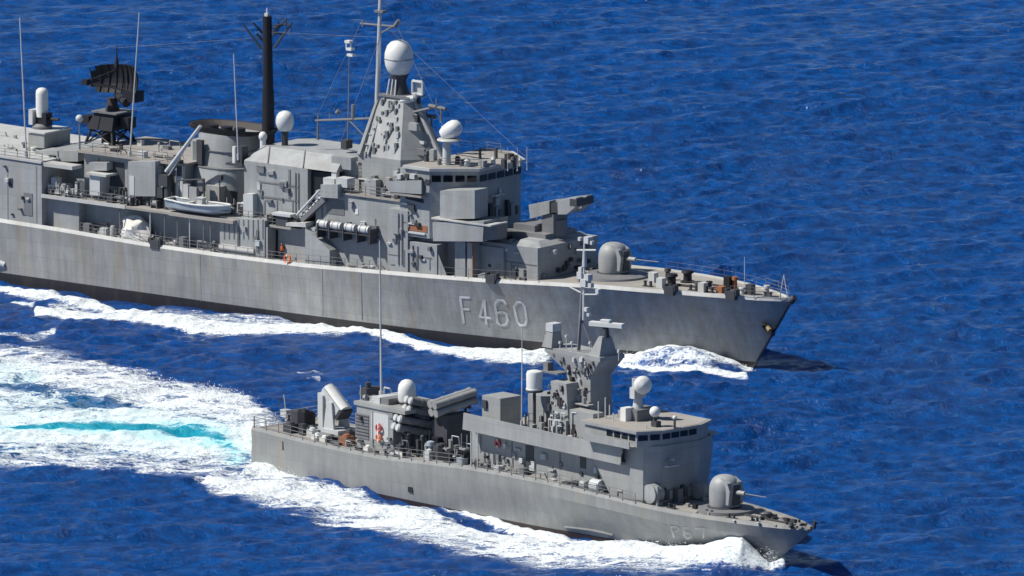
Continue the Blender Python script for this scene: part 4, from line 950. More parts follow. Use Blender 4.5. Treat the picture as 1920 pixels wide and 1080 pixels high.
# aft house
zA = Q(700, 765, 2.8)[2]; u0, u1 = Q(669, 790, 2.8)[0], Q(737, 800, 2.8)[0]
ah = M().box(u0, u1, -2.8, 2.8, PD(u0)-.3, zA).build('aft_house', SP, pb)
M().box(u0-.25, Q(760, 765, 2.9)[0], -2.95, 2.95, zA, zA+.35).build('roof', SP, ah)
ppanel('louvre', 667, 692, 776, 822, 2.8, MG, ah, .06)
for k in range(7): y = 779+k*6; ppanel('louvre_slat', 668, 691, y, y+1.4, 2.84, DK, ah, .06)
ppanel('side_panel', 697, 729, 776, 826, 2.8, LG, ah, .05)
q = Q(705, 752, 2.)
M().box(Q(697, 752, 2.2)[0], Q(712, 752, 2.2)[0], -1.2, 2.2, zA+.35, Q(703, 744, 2.2)[2]).build('roof_locker', LG, ah)
M().box(Q(713, 752, 2.2)[0], Q(727, 752, 2.2)[0], -1.4, 2.1, zA+.35, Q(703, 744, 2.2)[2]).build('roof_house', MG, ah)
M().box(Q(677, 760, 1.)[0], Q(690, 760, 1.)[0], -.5, 1.2, zA+.35, zA+1.2).tube((Q(684, 760, 1)[0], .6, zA+1.1), (Q(684, 760, 1)[0], .6, zA+1.7), .3, n=10).build('roof_fitting', DK, ah)
whip(pb, (Q(715, 745, .8)[0], .8, zA+.3), Q(712, 452, .8), .11, .06, LG)
whip(pb, Q(676, 755, 2), Q(676, 722, 2), .04, .03, LG)
p = Q(763, 732, .5); r = .83
M().lathe((p[0], .5, p[2]-1.05), [(r*.9, 0), (r, .15), (r, 1.2), (r*.9, 1.6), (r*.62, 1.92), (r*.3, 2.06), (.02, 2.1)], 28).build('satellite_dome', WH, pb)
M().tube((p[0], .5, PD(p[0])), (p[0], .5, p[2]-1.05), .3, n=10).lathe((p[0], .5, p[2]-1.3), [(.7, 0), (.75, .2)], 16).build('dome_pedestal', DK, pb)
# RAM type launcher pointing aft and up
vr = .2; ur = PB.ux(636, vr, PD(-52)+.5); zr_ = PD(ur)
M().lathe((ur, vr, zr_), [(1.9, 0), (1.9, .35), (1.5, .45)], 28).build('launcher_ring', MG, pb)
pv = Q(632, 758, vr)
rl = M()
for sg in (-1, 1): rl.side([(pv[0]-.8, zr_+.4), (pv[0]+.7, zr_+.4), (pv[0]+.35, pv[2]+.3), (pv[0]-.35, pv[2]+.3)], vr+sg*.78, vr+sg*1.0)
rl = rl.box(ur-1.2, ur+1.2, vr-1.2, vr+1.2, zr_+.4, zr_+.8).build('launcher_mount', LG, pb)
lb = M().box(pv[0]-1.75, pv[0]+1.1, vr-.75, vr+.75, pv[2]-.55, pv[2]+.5); lb.rot((pv[0], vr, pv[2]), 0, math.radians(38)); lb = lb.build('launcher_box', LG, rl)
M().box(pv[0]+1.05, pv[0]+1.4, vr-.77, vr+.77, pv[2]-.58, pv[2]+.47).rot((pv[0], vr, pv[2]), 0, math.radians(38)).build('launcher_breech', DK, lb)
cv = M().tube((pv[0]-1.85, vr, pv[2]+.2), (pv[0]+1.15, vr, pv[2]+.2), .66, n=16).rot((pv[0], vr, pv[2]), 0, math.radians(38)).build('launcher_cover', WH, lb)
M().side([(pv[0]-1.5, zr_+.5), (pv[0]-.9, zr_+.5), (pv[0]-.9, pv[2]+.8), (pv[0]-1.6, pv[2]+1.0)], vr+.3, vr+1.0).build('side_arm', LG, rl)
scatter(PB, pb, 535, 600, -2.5, 3.4, lambda u: PD(u), 16, 1.5, 201, None, 4.)
scatter(PB, pb, 600, 740, 3.0, 3.9, lambda u: PD(u), 14, .9, 202, None, 4.)
scatter(PB, pb, 740, 880, -1., 3.9, lambda u: PD(u), 34, 1.8, 203, [DK, MG, BL, BK, LG, SP], 4.)
scatter(PB, pb, 672, 735, -2., 2.2, zA+.35, 10, .9, 204, None, 8.)
fittings(PB, ah, 2.8, (u0+.3, u1-.2, PD(-48)+.4, zA-.3), 6, ('cable_box', 'vent_box', 'pipe'), 205, .7)
# anti ship missile tubes, two crossed racks
def tubes(name, c, d, el, rows, L, r, mat, parent):
    D = Vector((d[0]*math.cos(el), d[1]*math.cos(el), math.sin(el))).normalized(); S_ = D.cross(Vector((0, 0, 1))).normalized(); U_ = S_.cross(D)
    if U_.z < 0: U_ = -U_
    c = Vector(c); base = M()
    for k in (-.3, .3):
        p = c+D*L*k; base.tube((p.x-.5, p.y-.3, PD(p.x)), p-U_*r, .12, n=6).tube((p.x+.5, p.y+.3, PD(p.x)), p-U_*r, .12, n=6)
        base.tube(p+S_*r*2.3-U_*r*1.05, p-S_*r*2.3-U_*r*1.05, .14, n=6)
    b = base.build(name, DK, parent)
    for i in range(2):
        for j in range(rows):
            o = c+S_*(i-.5)*r*2.3+U_*j*r*2.25
            mm = M().tube(o-D*L/2, o+D*L/2, r, r, 14)
            t_ = mm.build('launch_tube', mat, b)
            for e in (-1, -.35, .35, 1): M().tube(o+D*(L/2*e-.09), o+D*(L/2*e+.09), r*1.12, r*1.12, 14).build('tube_band', mat, b) if True else None
            M().tube(o+D*(L/2+.05), o+D*(L/2+.22), r*1.02, r*.8, 14).build('tube_cap', LG, b)
    return b
cA = Q(772, 806, 1.6); tubes('missile_rack', (cA[0], 1.6, cA[2]), (-.25, 1.0), math.radians(15), 2, 3.2, .36, MG, pb)
cC = Q(792, 772, .4); tubes('missile_rack', (cC[0], .4, cC[2]), (-.25, 1.0), math.radians(15), 2, 3.2, .36, MG, pb)
cB = Q(850, 762, -.6); tubes('missile_rack', (cB[0], -.6, cB[2]), (.12, -1.0), math.radians(10), 2, 4.4, .34, SP, pb)
M().box(cB[0]-.9, cB[0]+.8, -2.0, .9, PD(cB[0])+.6, cB[2]-.6).box(cB[0]-1.2, cB[0]+1.1, -2.2, 1.2, PD(cB[0]), PD(cB[0])+.25).build('rack_house', DK, pb)
scatter(PB, pb, 742, 872, .5, 3.2, lambda u: PD(u), 22, 2.6, 210, [DK, MG, BK, SP, LG], 4.)
# superstructure: wall inboard, screen slab above
vw = 2.95; u0 = Q(884, 840, vw)[0]; u1 = Q(1190, 870, vw)[0]
vs_ = 4.35
S1, S2 = Q(869, 774, vs_), Q(1166, 841, vs_); S3, S4 = Q(1163, 872, vs_), Q(867, 805, vs_)
print('slab', S1, S2, S3, S4, 'deck', PD(S1[0]), PD(S2[0]))
zsl0, zsl1 = S1[2], S2[2]
ms = M().side([(u0, PD(u0)-.3), (u1, PD(u1)-.3), (u1, S3[2]+.1), (u0, S4[2]+.1)], vw, -vw).build('main_house', SP, pb)
ss = M().side([(S4[0], S4[2]), (S3[0], S3[2]), (S2[0], S2[2]), (S1[0], S1[2])], vs_, vs_-.14).build('side_screen', SP, ms)
M().side([(S4[0], S4[2]), (S3[0], S3[2]), (S2[0], S2[2]), (S1[0], S1[2])], -vs_, -vs_+.14).build('side_screen', SP, ms)
M().side([(S4[0], S4[2]-.02), (S3[0], S3[2]-.02), (S3[0], S3[2]+.2), (S4[0], S4[2]+.2)], vs_-.14, -vs_+.14).build('upper_deck', DG, ms)
ZU = lambda u: S4[2]+.2+(S3[2]-S4[2])*(u-S4[0])/(S3[0]-S4[0])
for x0, x1, y0, y1 in ((900, 902, 816, 848), (959, 961, 828, 862), (1049, 1051, 850, 880), (1140, 1141, 866, 898)): ppanel('wall_seam', x0, x1, y0, y1, vw, MG, ms, .04)
ppanel('door', 986, 1001, 836, 886, vw, DK, ms, .05); ppanel('door', 1088, 1099, 852, 878, vw, DK, ms, .05); ppanel('door', 1176, 1184, 878, 902, vw, DK, ms, .05)
ppanel('notch', 1150, 1168, 848, 862, vs_-.2, BK, ms, .16)
fittings(PB, ms, vw, (u0+2, u1-1, PD(-30)+.6, PD(-30)+2.6), 12, ('vent_box', 'locker', 'cable_box'), 31, .8)
for x in (882, 894): 
    uu = PB.ux(x, vs_, 4); M().tube((uu, vs_-.1, PD(uu)), (uu, vs_-.1, ZU(uu)-.2), .08, n=6).build('awning_post', LG, pb)
scatter(PB, pb, 890, 1180, 3.3, 4.0, lambda u: PD(u), 20, .9, 206, None, 5.)
fittings(PB, ms, vw, (u0+1, u1-1, PD(-30)+.3, PD(-30)+1.2), 14, ('locker', 'vent_box', 'pipe'), 207, .8)
# box abaft the mast
q = Q(904, 745, 3.2)
M().box(Q(904, 760, 3.2)[0], Q(938, 765, 3.2)[0], .6, 3.2, ZU(-35)-.2, Q(920, 744, 3.2)[2]).build('boxy_house', SP, pb)
M().box(Q(906, 760, 3.2)[0], Q(914, 765, 3.2)[0], 3.2, 3.4, Q(910, 765, 3.2)[2], Q(910, 750, 3.2)[2]).build('vent_box', DK, pb)
# radome on a pole
p = Q(1002, 713, 3.); r = .75
M().lathe((p[0], 3., p[2]-.85), [(r*1.04, 0), (r*1.04, .12), (r*.97, .14), (r, 1.45), (r*.9, 1.68), (r*.5, 1.78), (.02, 1.8)], 28).build('satellite_dome', WH, pb)
M().tube((p[0], 3., ZU(p[0])), (p[0], 3., p[2]-.95), .15, n=8).lathe((p[0], 3, p[2]-1.05), [(.8, 0), (.8, .2)], 18).build('dome_pedestal', DK, pb)
whip(pb, Q(978, 800, 3.6), Q(979, 615, 3.6), .06, .035, LG)
# mast tower
vt = 1.3
tl, tr = Q(1066, 770, vt)[0], Q(1107, 770, vt)[0]
zt0 = ZU(tl)-.3; zt1 = Q(1107, 706, vt)[2]; zt2 = Q(1107, 680, vt)[2]
print('mast tower', tl, tr, zt0, zt1, zt2)
trf = tr; wB = 1.3; ztp = Q(1125, 678, 1.5)[2]
mtw = M().plan([(tl-1.4, -wB), (trf, -wB), (trf, wB), (tl-1.4, wB)], zt0, zt1, [(tl-.2, -wB), (trf, -wB), (trf, wB), (tl-.2, wB)]).build('mast_tower', SP, pb)
pl = [Q(1021, 658, 1.5)[0], Q(1125, 677, 1.5)[0]]
M().plan([(tl-.2, -wB), (trf, -wB), (trf, wB), (tl-.2, wB)], zt1, ztp-.02, [(pl[0], -1.5), (pl[1]-.1, -1.5), (pl[1]-.1, 1.5), (pl[0], 1.5)]).build('mast_flare', SP, mtw)
M().box(pl[0], pl[1], -1.5, 1.5, ztp-.02, ztp+.35).build('mast_platform', SP, mtw)
zp = ztp+.35
# cluttered columns beside the tower
M().plan([(Q(1030, 780, 2.8)[0], .5), (Q(1068, 780, 2.8)[0], .5), (Q(1068, 780, 2.8)[0], 2.8), (Q(1030, 780, 2.8)[0], 2.8)], zt0, Q(1045, 716, 2.6)[2], [(Q(1031, 780, 2.8)[0], .6), (Q(1060, 780, 2.8)[0], .6), (Q(1060, 780, 2.8)[0], 2.7), (Q(1031, 780, 2.8)[0], 2.7)]).build('exhaust_tower', SP, pb)
M().box(Q(990, 780, 2.)[0], Q(1024, 780, 2.)[0], -.5, 2., zt0, Q(1005, 741, 2.)[2]).build('vent_tower', SP, pb)
M().box(Q(1068, 800, 3.2)[0], Q(1112, 805, 3.2)[0], 1.9, 3.2, zt0, Q(1090, 772, 3.2)[2]).build('mast_locker', SP, pb)
R = random.Random(77)
for i in range(95):
    x = R.uniform(985, 1118); v = R.uniform(2.9, 4.0); uu = PB.ux(x, v, 9.); zb_ = ZU(uu)
    h = R.uniform(.4, 2.6)*(1 if x < 1080 else .7); r = R.uniform(.06, .24)
    kind = R.choice(('pipe', 'deck_box', 'deck_box', 'vent'))
    if kind == 'pipe': M().tube((uu, v, zb_), (uu, v, zb_+h*1.3), .06, n=6).tube((uu, v, zb_+h*1.3), (uu+.5, v-.1, zb_+h*1.3), .06, n=6).build('pipe', R.choice([MG, LG]), pb)
    elif kind == 'vent': M().lathe((uu, v, zb_), [(r*.7, 0), (r*.7, h*.7), (r*1.2, h*.75), (r, h)], 10).build('vent', R.choice([LG, SP, DK]), pb)
    else: M().box(uu-r, uu+r, v-r, v+r, zb_, zb_+h).box(uu-r*1.1, uu+r*1.1, v-r*1.1, v+r*1.1, zb_+h*.8, zb_+h*.86).build('deck_box', R.choice([SP, SP, LG, MG, DK, BR]), pb)
for i in range(70):                                   # fittings on the tower sides
    x = R.uniform(1030, 1100); zz = R.uniform(zt0+1., zt1-.3 if x > 1066 else Q(1045, 722, 2.6)[2]); v = wB if x > 1066 else 2.6; uu = PB.ux(x, v, zz); r = R.uniform(.04, .17)
    M().box(uu-r, uu+r, v-.3, v+R.uniform(.1, .35), zz-r, zz+r*R.uniform(1, 3)).build('mast_fitting', R.choice([DK, MG, LG, BR]), mtw)
ppanel('dark_panel', 1069, 1081, 736, 757, wB, DK, mtw, .12); ppanel('wall_seam', 1066, 1107, 728, 730, wB, MG, mtw, .05); ppanel('dark_panel', 1046, 1052, 745, 762, 2.8, BR, mtw, .1)
for k in range(9): M().tube((Q(1060+k*.2, 712+k*10, wB)[0], wB+.1, Q(1060, 712+k*10, wB)[2]), (Q(1066, 716+k*10, wB)[0], wB+.4, Q(1060, 712+k*10, wB)[2]), .07, n=5).build('mast_rung', DK, mtw)
for i in range(34):
    t = R.uniform(0, 1); s_ = R.uniform(.03, .97); ua = (tl-.2)+(pl[0]-tl+.2)*t; ub = trf+(pl[1]-.1-trf)*t; uu = ua+(ub-ua)*s_; v = wB+(1.5-wB)*t; zz = zt1+(ztp-zt1)*t; r = R.uniform(.05, .16)
    M().box(uu-r, uu+r, v-.1, v+R.uniform(.08, .3), zz-r*2, zz+r).build('mast_fitting', R.choice([MG, DK, LG, MG]), mtw)
for x, h in ((1024, .9), (1062, 1.3), (1072, .8), (1106, 1.1), (1050, .6), (1160, .9)):
    uu = PB.ux(x, 1.2, zp); M().tube((uu, 1.2, zp), (uu, 1.2, zp+h), .045, n=5).box(uu-.1, uu+.1, 1.1, 1.3, zp+h-.12, zp+h+.1).build('platform_aerial', LG, mtw)
M().box(pl[0]+.3, tl-.4, 1.0, 2.3, zt1-.2, zt1-.05).box(pl[0]+.5, pl[0]+1.1, 1.4, 2.1, zt1-.05, zt1+.7).build('side_platform', MG, mtw)
M().box(tl+.2, trf+.5, wB, wB+.8, zt1-2.6, zt1-2.5).tube((tl+.6, wB+.5, zt1-2.5), (tl+.6, wB+.5, zt1-1.5), .16, n=8).tube((trf-.3, wB+.5, zt1-2.5), (trf-.3, wB+.5, zt1-1.9), .2, n=8).build('side_platform', SP, mtw)
# platform prisms
a1 = Q(1024, 656, 1.5); a2 = Q(1040, 656, 1.5)
h1 = Q(1035, 622, 1.)[2]; h2 = Q(1035, 606, 1.)[2]
pc = PB.ux(1037, .9, zp+1)
M().plan([(pc-.75, .1), (pc+.55, .1), (pc+.55, 1.6), (pc-.75, 1.6)], zp, h1, [(pc-.45, .3), (pc+.4, .3), (pc+.4, 1.3), (pc-.45, 1.3)]).build('sensor_pedestal', SP, mtw)
M().box(pc-.5, pc+.45, .25, 1.35, h1+.05, h2).box(pc+.45, pc+.55, .4, 1.2, h1+.2, h2-.15).build('sensor_head', LG, mtw)
pc2 = PB.ux(1125, 1.0, zp+.8); h3 = Q(1125, 632, 1.)[2]; h4 = Q(1130, 607, .6)[2]
M().plan([(pc2-1.2, -.9), (pc2+.25, -.9), (pc2+.25, 1.3), (pc2-1.2, 1.3)], zp, h3, [(pc2-.3, -.2), (pc2+.2, -.2), (pc2+.2, .9), (pc2-.3, .9)]).build('radar_pedestal', SP, mtw)
M().tube((pc2, .3, h3-.1), (pc2, .3, h4-.3), .38, .25, 10).build('radar_gearbox', DK, mtw)
bar = M().box(pc2-1.55, pc2+1.75, .0, .65, h4-.28, h4+.1); bar.box(pc2-.45, pc2+.45, .05, .6, h4+.1, h4+.35)
bar.rot((pc2, .3, h4), math.radians(-22)).build('radar_scanner', WH, mtw)
mp0 = Q(1085, 656, .6); mp1 = Q(1096, 446, .6)
pm2 = M().tube(mp0, Vector(mp0).lerp(Vector(mp1), .5), .17, .12, 8).tube(Vector(mp0).lerp(Vector(mp1), .5), mp1, .12, .07, 8).tube(Q(1113, 655, .4), Vector(mp0).lerp(Vector(mp1), .3), .1, n=6).tube(Q(1083, 655, 1.4), Vector(mp0).lerp(Vector(mp1), .35), .09, n=6)
pm2 = pm2.build('pole_mast', MG, mtw)
cm = M().tube(Q(1068, 538, .6), Q(1096, 552, .6), .07, n=5).tube(Q(1096, 552, .6), Q(1124, 552, .6), .07, n=5).tube(Q(1082, 469, .6), Q(1118, 469, .6), .09, n=6)
for x, y, r in ((1090, 516, .3), (1103, 520, .28), (1098, 530, .36), (1108, 535, .2), (1090, 505, .2), (1088, 448, .16), (1103, 450, .3), (1110, 455, .16), (1122, 546, .2), (1100, 580, .18), (1104, 590, .14)):
    q = Q(x, y, .6); cm.box(q[0]-r, q[0]+r, .6-r, .6+r, q[2]-r, q[2]+r)
cm.tube(Q(1096, 500, .6), Q(1096, 470, .6), .22, .16, 8).tube(Q(1094, 600, .6), Q(1096, 447, .6), .14, .1, 6); cm.build('mast_aerials', LG, pm2)
# bridge
vbr = 4.35
c1 = Q(1194, 826, vbr); zR0 = Q(1194, 815, vbr+.2)[2]; zW = Q(1194, 817, vbr)[2]
ub1 = c1[0]; ub0 = Q(1125, 810, vbr)[0]
ufc = PB.ux(1330, -2.6, zR0-.6)
print('P bridge', ub0, ub1, ufc, zR0, 'deck', PD(ub1))
uf_ = ub1+.9
PLb = [(ub0-2, -vbr), (ub1, -vbr), (uf_, -2.2), (uf_, 2.2), (ub1, vbr), (ub0-2, vbr)]; PLk = [(ub0-2, -vbr-.5), (ub1-.3, -vbr-.8), (uf_+.15, -2.4), (uf_+.15, 2.4), (ub1+.15, 3.7), (ub0-2, 3.7)]
zlv = ZU(ub1)-.4; zm = Q(1194, 832, vbr)[2]
PLm = PLb
PLd = [(ub0+1, -vbr), (ub1-.2, -vbr), (uf_-.1, -2.2), (uf_-.1, 2.2), (ub1+.05, 3.65), (ub0+1, 3.65)]
bb = M().plan(PLd, PD(ub1)-.3, zm-1.9, PLk).plan(PLk, zm-1.9, zm-.35).build('bridge_house', SP, pb)
br = M().plan(PLm, zm-.35, zR0, PLb).build('bridge', SP, bb)
RFb = [(ub0-2.5, -vbr-.2), (ub1+.2, -vbr-.25), (uf_+.45, -2.3), (uf_+.45, 2.3), (ub1+.2, vbr+.25), (ub0-2.5, vbr+.2)]
M().plan(RFb, zR0, zR0+.25).build('roof', SP, br)
M().plan([(u, v*.95) for u, v in RFb[:1]]+[(u-.2, v*.95) for u, v in RFb[1:5]]+[(u, v*.95) for u, v in RFb[5:]], zR0+.25, zR0+.28).build('roof_deck', DG, br)
ww = zR0-.16; hh = .5
winrow(PB, br, (uf_+.06, 2.15, ww), (uf_+.06, -2.15, ww), 4, hh, .22, nrm=(1, .02, 0))
nn = Vector((2.15, uf_-ub1, 0)).normalized()
winrow(PB, br, (ub1+.02, vbr-.02, ww), (uf_+.02, 2.25, ww), 2, hh, .2, nrm=tuple(nn))
winrow(PB, br, (Q(1136, 806, vbr)[0], vbr, ww), (ub1-.1, vbr, ww), 4, hh, .22, nrm=(0, 1, 0))
M().box(ub0-1.5, ub1-.2, vbr, vbr+.75, zm-.45, zm-.3).box(ub0-1.5, ub1-.2, vbr+.65, vbr+.75, zm-.3, zm+.2).build('bridge_wing', SP, br)
M().box(ub1-1.5, ub1+.3, -vbr-1.0, -vbr, zm-.25, zm-.1).build('bridge_wing', SP, br)
M().box(uf_+.4, uf_+.9, .8, 2.2, zm-2.2, zm-2.1).tube((uf_+.4, 1.4, zm-1.6), (uf_+.8, 1.4, zm-1.6), .12, n=8).build('wall_shelf', LG, bb)
for k in range(6): M().box(uf_-.1, uf_+.25, -2.+k*.75, -1.6+k*.75, PD(ub1)+.3, PD(ub1)+.8+.3*(k % 3)).build('locker', [MG, SP, DK][k % 3], bb)
zro2 = zR0+.28
# director with dish on the roof
pc = PB.ux(1190, .6, zro2+.5); zb1_ = Q(1198, 768, .8)[2]
M().box(pc-.6, pc+1.1, -1.3, 1.3, zro2, zb1_).build('director_house', MG, br)
M().box(pc-1.5, pc-.6, -1.1, 1.3, zro2, zb1_-.3).build('director_step', SP, br)
dd = M().tube((pc, .2, zb1_), (pc, .2, zb1_+1.0), .5, .35, 12).box(pc-.35, pc+.3, -.5, .9, zb1_+.9, zb1_+1.9).tube((pc-.1, .6, zb1_+1.8), (pc-.1, .6, zb1_+2.7), .18, n=8).build('director', LG, br)
q = Q(1205, 722, .3); R_ = []; n = 20
dv = Vector((.75, .55, .12)).normalized(); X = dv.orthogonal().normalized(); Y = dv.cross(X); q0 = Vector(q)
for r, h in ((.15, -.55), (.55, -.3), (.8, .05), (.84, .1), (.75, .3), (.5, .5), (.02, .6)): R_ += [q0+dv*h+X*r*math.cos(2*math.pi*i/n)+Y*r*math.sin(2*math.pi*i/n) for i in range(n)]
M().poly(R_, [(j*n+i, j*n+(i+1) % n, (j+1)*n+(i+1) % n, (j+1)*n+i) for j in range(6) for i in range(n)], True).build('dish', WH, dd)
M().tube(q0-dv*.5, (pc, .4, zb1_+1.4), .2, n=8).build('dish_arm', MG, dd)
p = Q(1228, 772, 1.6); M().ball(p, .5, .5).build('small_dome', WH, br); M().tube((p[0], 1.6, zro2), (p[0], 1.6, p[2]-.4), .22, .15, 8).box(p[0]-.2, p[0]+.5, 1.3, 1.9, zro2, zro2+.5).build('dome_post', DK, br)
p = Q(1265, 783, 1.); M().ball(p, .2).build('lamp', WH, br); M().tube((p[0], 1., zro2), (p[0], 1., p[2]-.1), .12, n=6).tube((p[0], 1., zro2+.1), (p[0]+.6, .8, zro2+.08), .08, n=5).build('lamp_post', DK, br)
M().box(PB.ux(1166, 1.8, zro2), PB.ux(1176, 1.8, zro2), 1., 2., zro2, zro2+1.2).build('searchlight', WH, br)
for x, v, h in ((1150, 2.5, .7), (1122, 2.9, 1.6), (1135, 2.2, 1.9), (1212, 2.8, .35), (1143, 1.2, 1.0)):
    uu = PB.ux(x, v, zro2); M().tube((uu, v, zro2), (uu, v, zro2+h), .06, n=5).build('roof_aerial', LG, br)
# gun
uG = PB.ux(1359, 0, PD(-8)+1.8); zG = PD(uG)
M().lathe((uG+.2, 0, zG-.1), [(2.6, 0), (2.55, .4), (1.9, .5)], 36).build('gun_platform', MG, pb)
gun(PB, pb, (uG, 0, zG+.4), 1.42, SG)
# foredeck gear
R = random.Random(33)
for i in range(78):
    x = R.uniform(1235, 1528); v = R.uniform(-.9, .95)*max(.3, PB.half(PB.ux(x, 0, 5), PB.zd(PB.ux(x, 0, 5)))-.35); uu = PB.ux(x, v, 5)
    if abs(x-1362) < 55 and abs(v) < 2.6: continue
    h = R.uniform(.12, .45); r = R.uniform(.08, .28); zz = PD(uu)
    (M().box(uu-r, uu+r, v-r*.7, v+r*.7, zz, zz+h) if i % 3 else M().lathe((uu, v, zz), [(r*.7, 0), (r*.6, h*.6), (r, h*.7), (r*.8, h)], 10)).build('deck_fitting', R.choice([DK, MG, LG, BK, BR, DG, SP]), pb)
for x, v in ((1330, 2.2), (1372, 2.0), (1415, 1.6), (1480, .9), (1450, -.8), (1260, 2.8)): uu = PB.ux(x, v, 5); bollard(pb, uu, v, PD(uu), .12, .38)
M().path([(PB.ux(1400, 0, 5), .2, PD(-3)+.1), (PB.ux(1500, 0, 5), .1, PD(2)+.12)], .09, 6).build('anchor_chain', DK, pb)
M().lathe((PB.ux(1440, 0, 5), 0, PD(0)), [(.4, 0), (.28, .1), (.26, .5), (.4, .6), (.3, .7)], 16).build('capstan', DK, pb)
M().tube((PB.tip-.3, 0, PD(4)+.1), (PB.tip-.1, 0, PD(4)+.75), .2, .16, 8).build('bow_roller', DK, pb)
# gear along the starboard side deck
for nm, x, v, r, h, m_ in (('fender', 1120, 3.75, .65, 1.15, LG), ('fender', 1096, 3.8, .4, .8, SP), ('locker', 1080, 3.8, .4, .5, DK), ('locker', 935, 4.0, .3, .5, LG), ('reel', 1224, 3.1, .95, 1.75, SG), ('reel', 1312, -1.8, .9, 1.5, SG), ('locker', 1268, .5, .6, 1.2, MG)):
    uu = PB.ux(x, v, PD(-20)+.4); zz = PD(uu)
    if nm == 'fender': M().tube((uu-r*.9, v, zz+h*.55), (uu+r*.9, v, zz+h*.55), h*.5, n=14).build('fender', m_, pb)
    elif nm == 'reel': M().tube((uu, v-r*.7, zz+h*.6), (uu, v+r*.5, zz+h*.6), h*.5, n=16).box(uu-r, uu+r, v+.1, v+.3, zz, zz+h*1.05).box(uu-r*.8, uu+r*.8, v-.5, v+.3, zz, zz+.3).build('cable_reel', m_, pb)
    else: M().box(uu-r, uu+r, v-.3, v+.3, zz, zz+h).box(uu-r-.04, uu+r+.04, v-.33, v+.33, zz+h, zz+h+.06).build('deck_locker', m_, pb)
for x, v, h, m_ in ((545, 2.5, .8, DK), (560, 0, 1.4, DK), (572, 1, 1.8, BK), (580, -1, 1.2, BR), (595, 2.9, .5, WH), (610, 3.0, .5, TP), (622, 2.8, .6, BK), (650, 2.6, .9, RB), (690, 3.4, .45, WH), (655, 1.8, 1.2, DK), (586, 2., .6, LG), (755, 3.2, .6, TP), (822, 2.8, 1.2, DK), (845, 3, .9, BK), (858, 2.9, .8, DK), (870, 2.4, 1.3, BK), (805, 3.2, .8, LG)):
    uu = PB.ux(x, v, 3.8); zz = PD(uu); r = .3+.1*(x % 3)
    M().box(uu-r, uu+r, v-r, v+r, zz, zz+h).lathe((uu, v, zz+h-.01), [(r*.8, 0), (r*.7, .15), (r*.2, .25)], 10).build('deck_fitting', m_, pb)
for sg in (1, -1):
    rail(PB, pb, PB.stern+.3, PB.ux(870, 4.3, 4), inset=.12, sg=sg, mat=MG, h=1.1, step=1.7, r=.03)
    rail(PB, pb, PB.ux(895, 4.3, 4), PB.ux(1200, 3.6, 5), inset=.12, sg=sg, mat=MG, h=1.0, step=1.6, r=.026)
mm = M()
for k in range(7):
    v = -3.9+k*1.3; mm.tube((PB.stern+.15, v, PD(PB.stern)), (PB.stern+.15, v, PD(PB.stern)+1.15), .045, n=5)
for h in (.4, .75, 1.1): mm.tube((PB.stern+.15, -3.9, PD(PB.stern)+h), (PB.stern+.15, 3.9, PD(PB.stern)+h), .03, n=5)
mm.build('stern_railing', LG, pb)
M().tube((PB.stern+.3, 0, PD(PB.stern)), (PB.stern-.2, 0, PD(PB.stern)+2.6), .05, n=6).build('ensign_staff', LG, pb)
q = Q(712, 800, 2.9)
ring_buoy(PB, (q[0], 2.95, q[2]-.1), 'red life ring on the patrol ship aft house, upper of two', RD, r=.33)
q = Q(712, 816, 2.9); ring_buoy(PB, (q[0], 2.95, q[2]-.2), 'orange red life ring on the patrol ship aft house, lower of two', OR, r=.3)
q = Q(935, 831, vw); ring_buoy(PB, (q[0], vw, q[2]), 'red life ring on the shaded side wall of the patrol ship', RD, r=.3)

# ================================================================== SEA
def axis(a, b, d, lim, g=1.18):
    c = list(np.arange(a, b+d*.5, d)); s = d
    lo, hi = [c[0]], [c[-1]]
    while hi[-1] < lim: s *= g; hi.append(hi[-1]+s)
    s = d
    while lo[-1] > -lim: s *= g; lo.append(lo[-1]-s)
    return np.array(lo[:0:-1]+c+hi[1:])
ytop, ybot = sea_pt(960, -20)[1], sea_pt(960, 1100)[1]; print('sea y', ybot, ytop)
X_ = axis(-62, 62, .15, 9000); Y_ = axis(ybot-2, ytop+2, .34, 12000)
nx, ny = len(X_), len(Y_); print('sea grid', nx, ny, nx*ny)
GX, GY = np.meshgrid(X_, Y_)
H0 = np.zeros_like(GX); DX = np.zeros_like(GX); DY = np.zeros_like(GX)
core = (np.abs(GX) < 400) & (np.abs(GY) < 900)
fade = np.clip(1-(np.maximum(np.abs(GX)/400, np.abs(GY)/900)), 0, 1)**.5
for i in range(170):
    t = rng.rand(); lam = 1.1*(22/1.1)**(t**1.35); k = 2*math.pi/lam
    th = math.radians(-76)+rng.normal()*.5
    amp = .0052*lam*(1.25 if lam < 4.5 else .95 if lam < 8 else .5)*(.6+.8*rng.rand()); ph = rng.rand()*6.283
    a = k*(GX*math.cos(th)+GY*math.sin(th))+ph
    fa = np.clip(1-np.maximum(np.abs(GX), np.abs(GY)*.45)/(lam*45+60), 0, 1)
    c, s_ = np.cos(a), np.sin(a); H0 += amp*c*fa; DX -= .8*amp*s_*math.cos(th)*fa; DY -= .8*amp*s_*math.sin(th)*fa
wp = np.zeros_like(GX)
for i in range(9):
    lam = 22+70*rng.rand(); th = rng.rand()*6.283; wp += np.sin(2*math.pi/lam*(GX*math.cos(th)+.45*GY*math.sin(th))+rng.rand()*6.28)
H0 *= 1+.09*np.clip(wp, -3, 3)
def ship_uv(S): px, py = GX-S.B[0], GY-S.B[1]; return px*S.f[0]+py*S.f[1], px*S.s[0]+py*S.s[1]
UF, VF = ship_uv(FR); UP_, VP = ship_uv(PB)
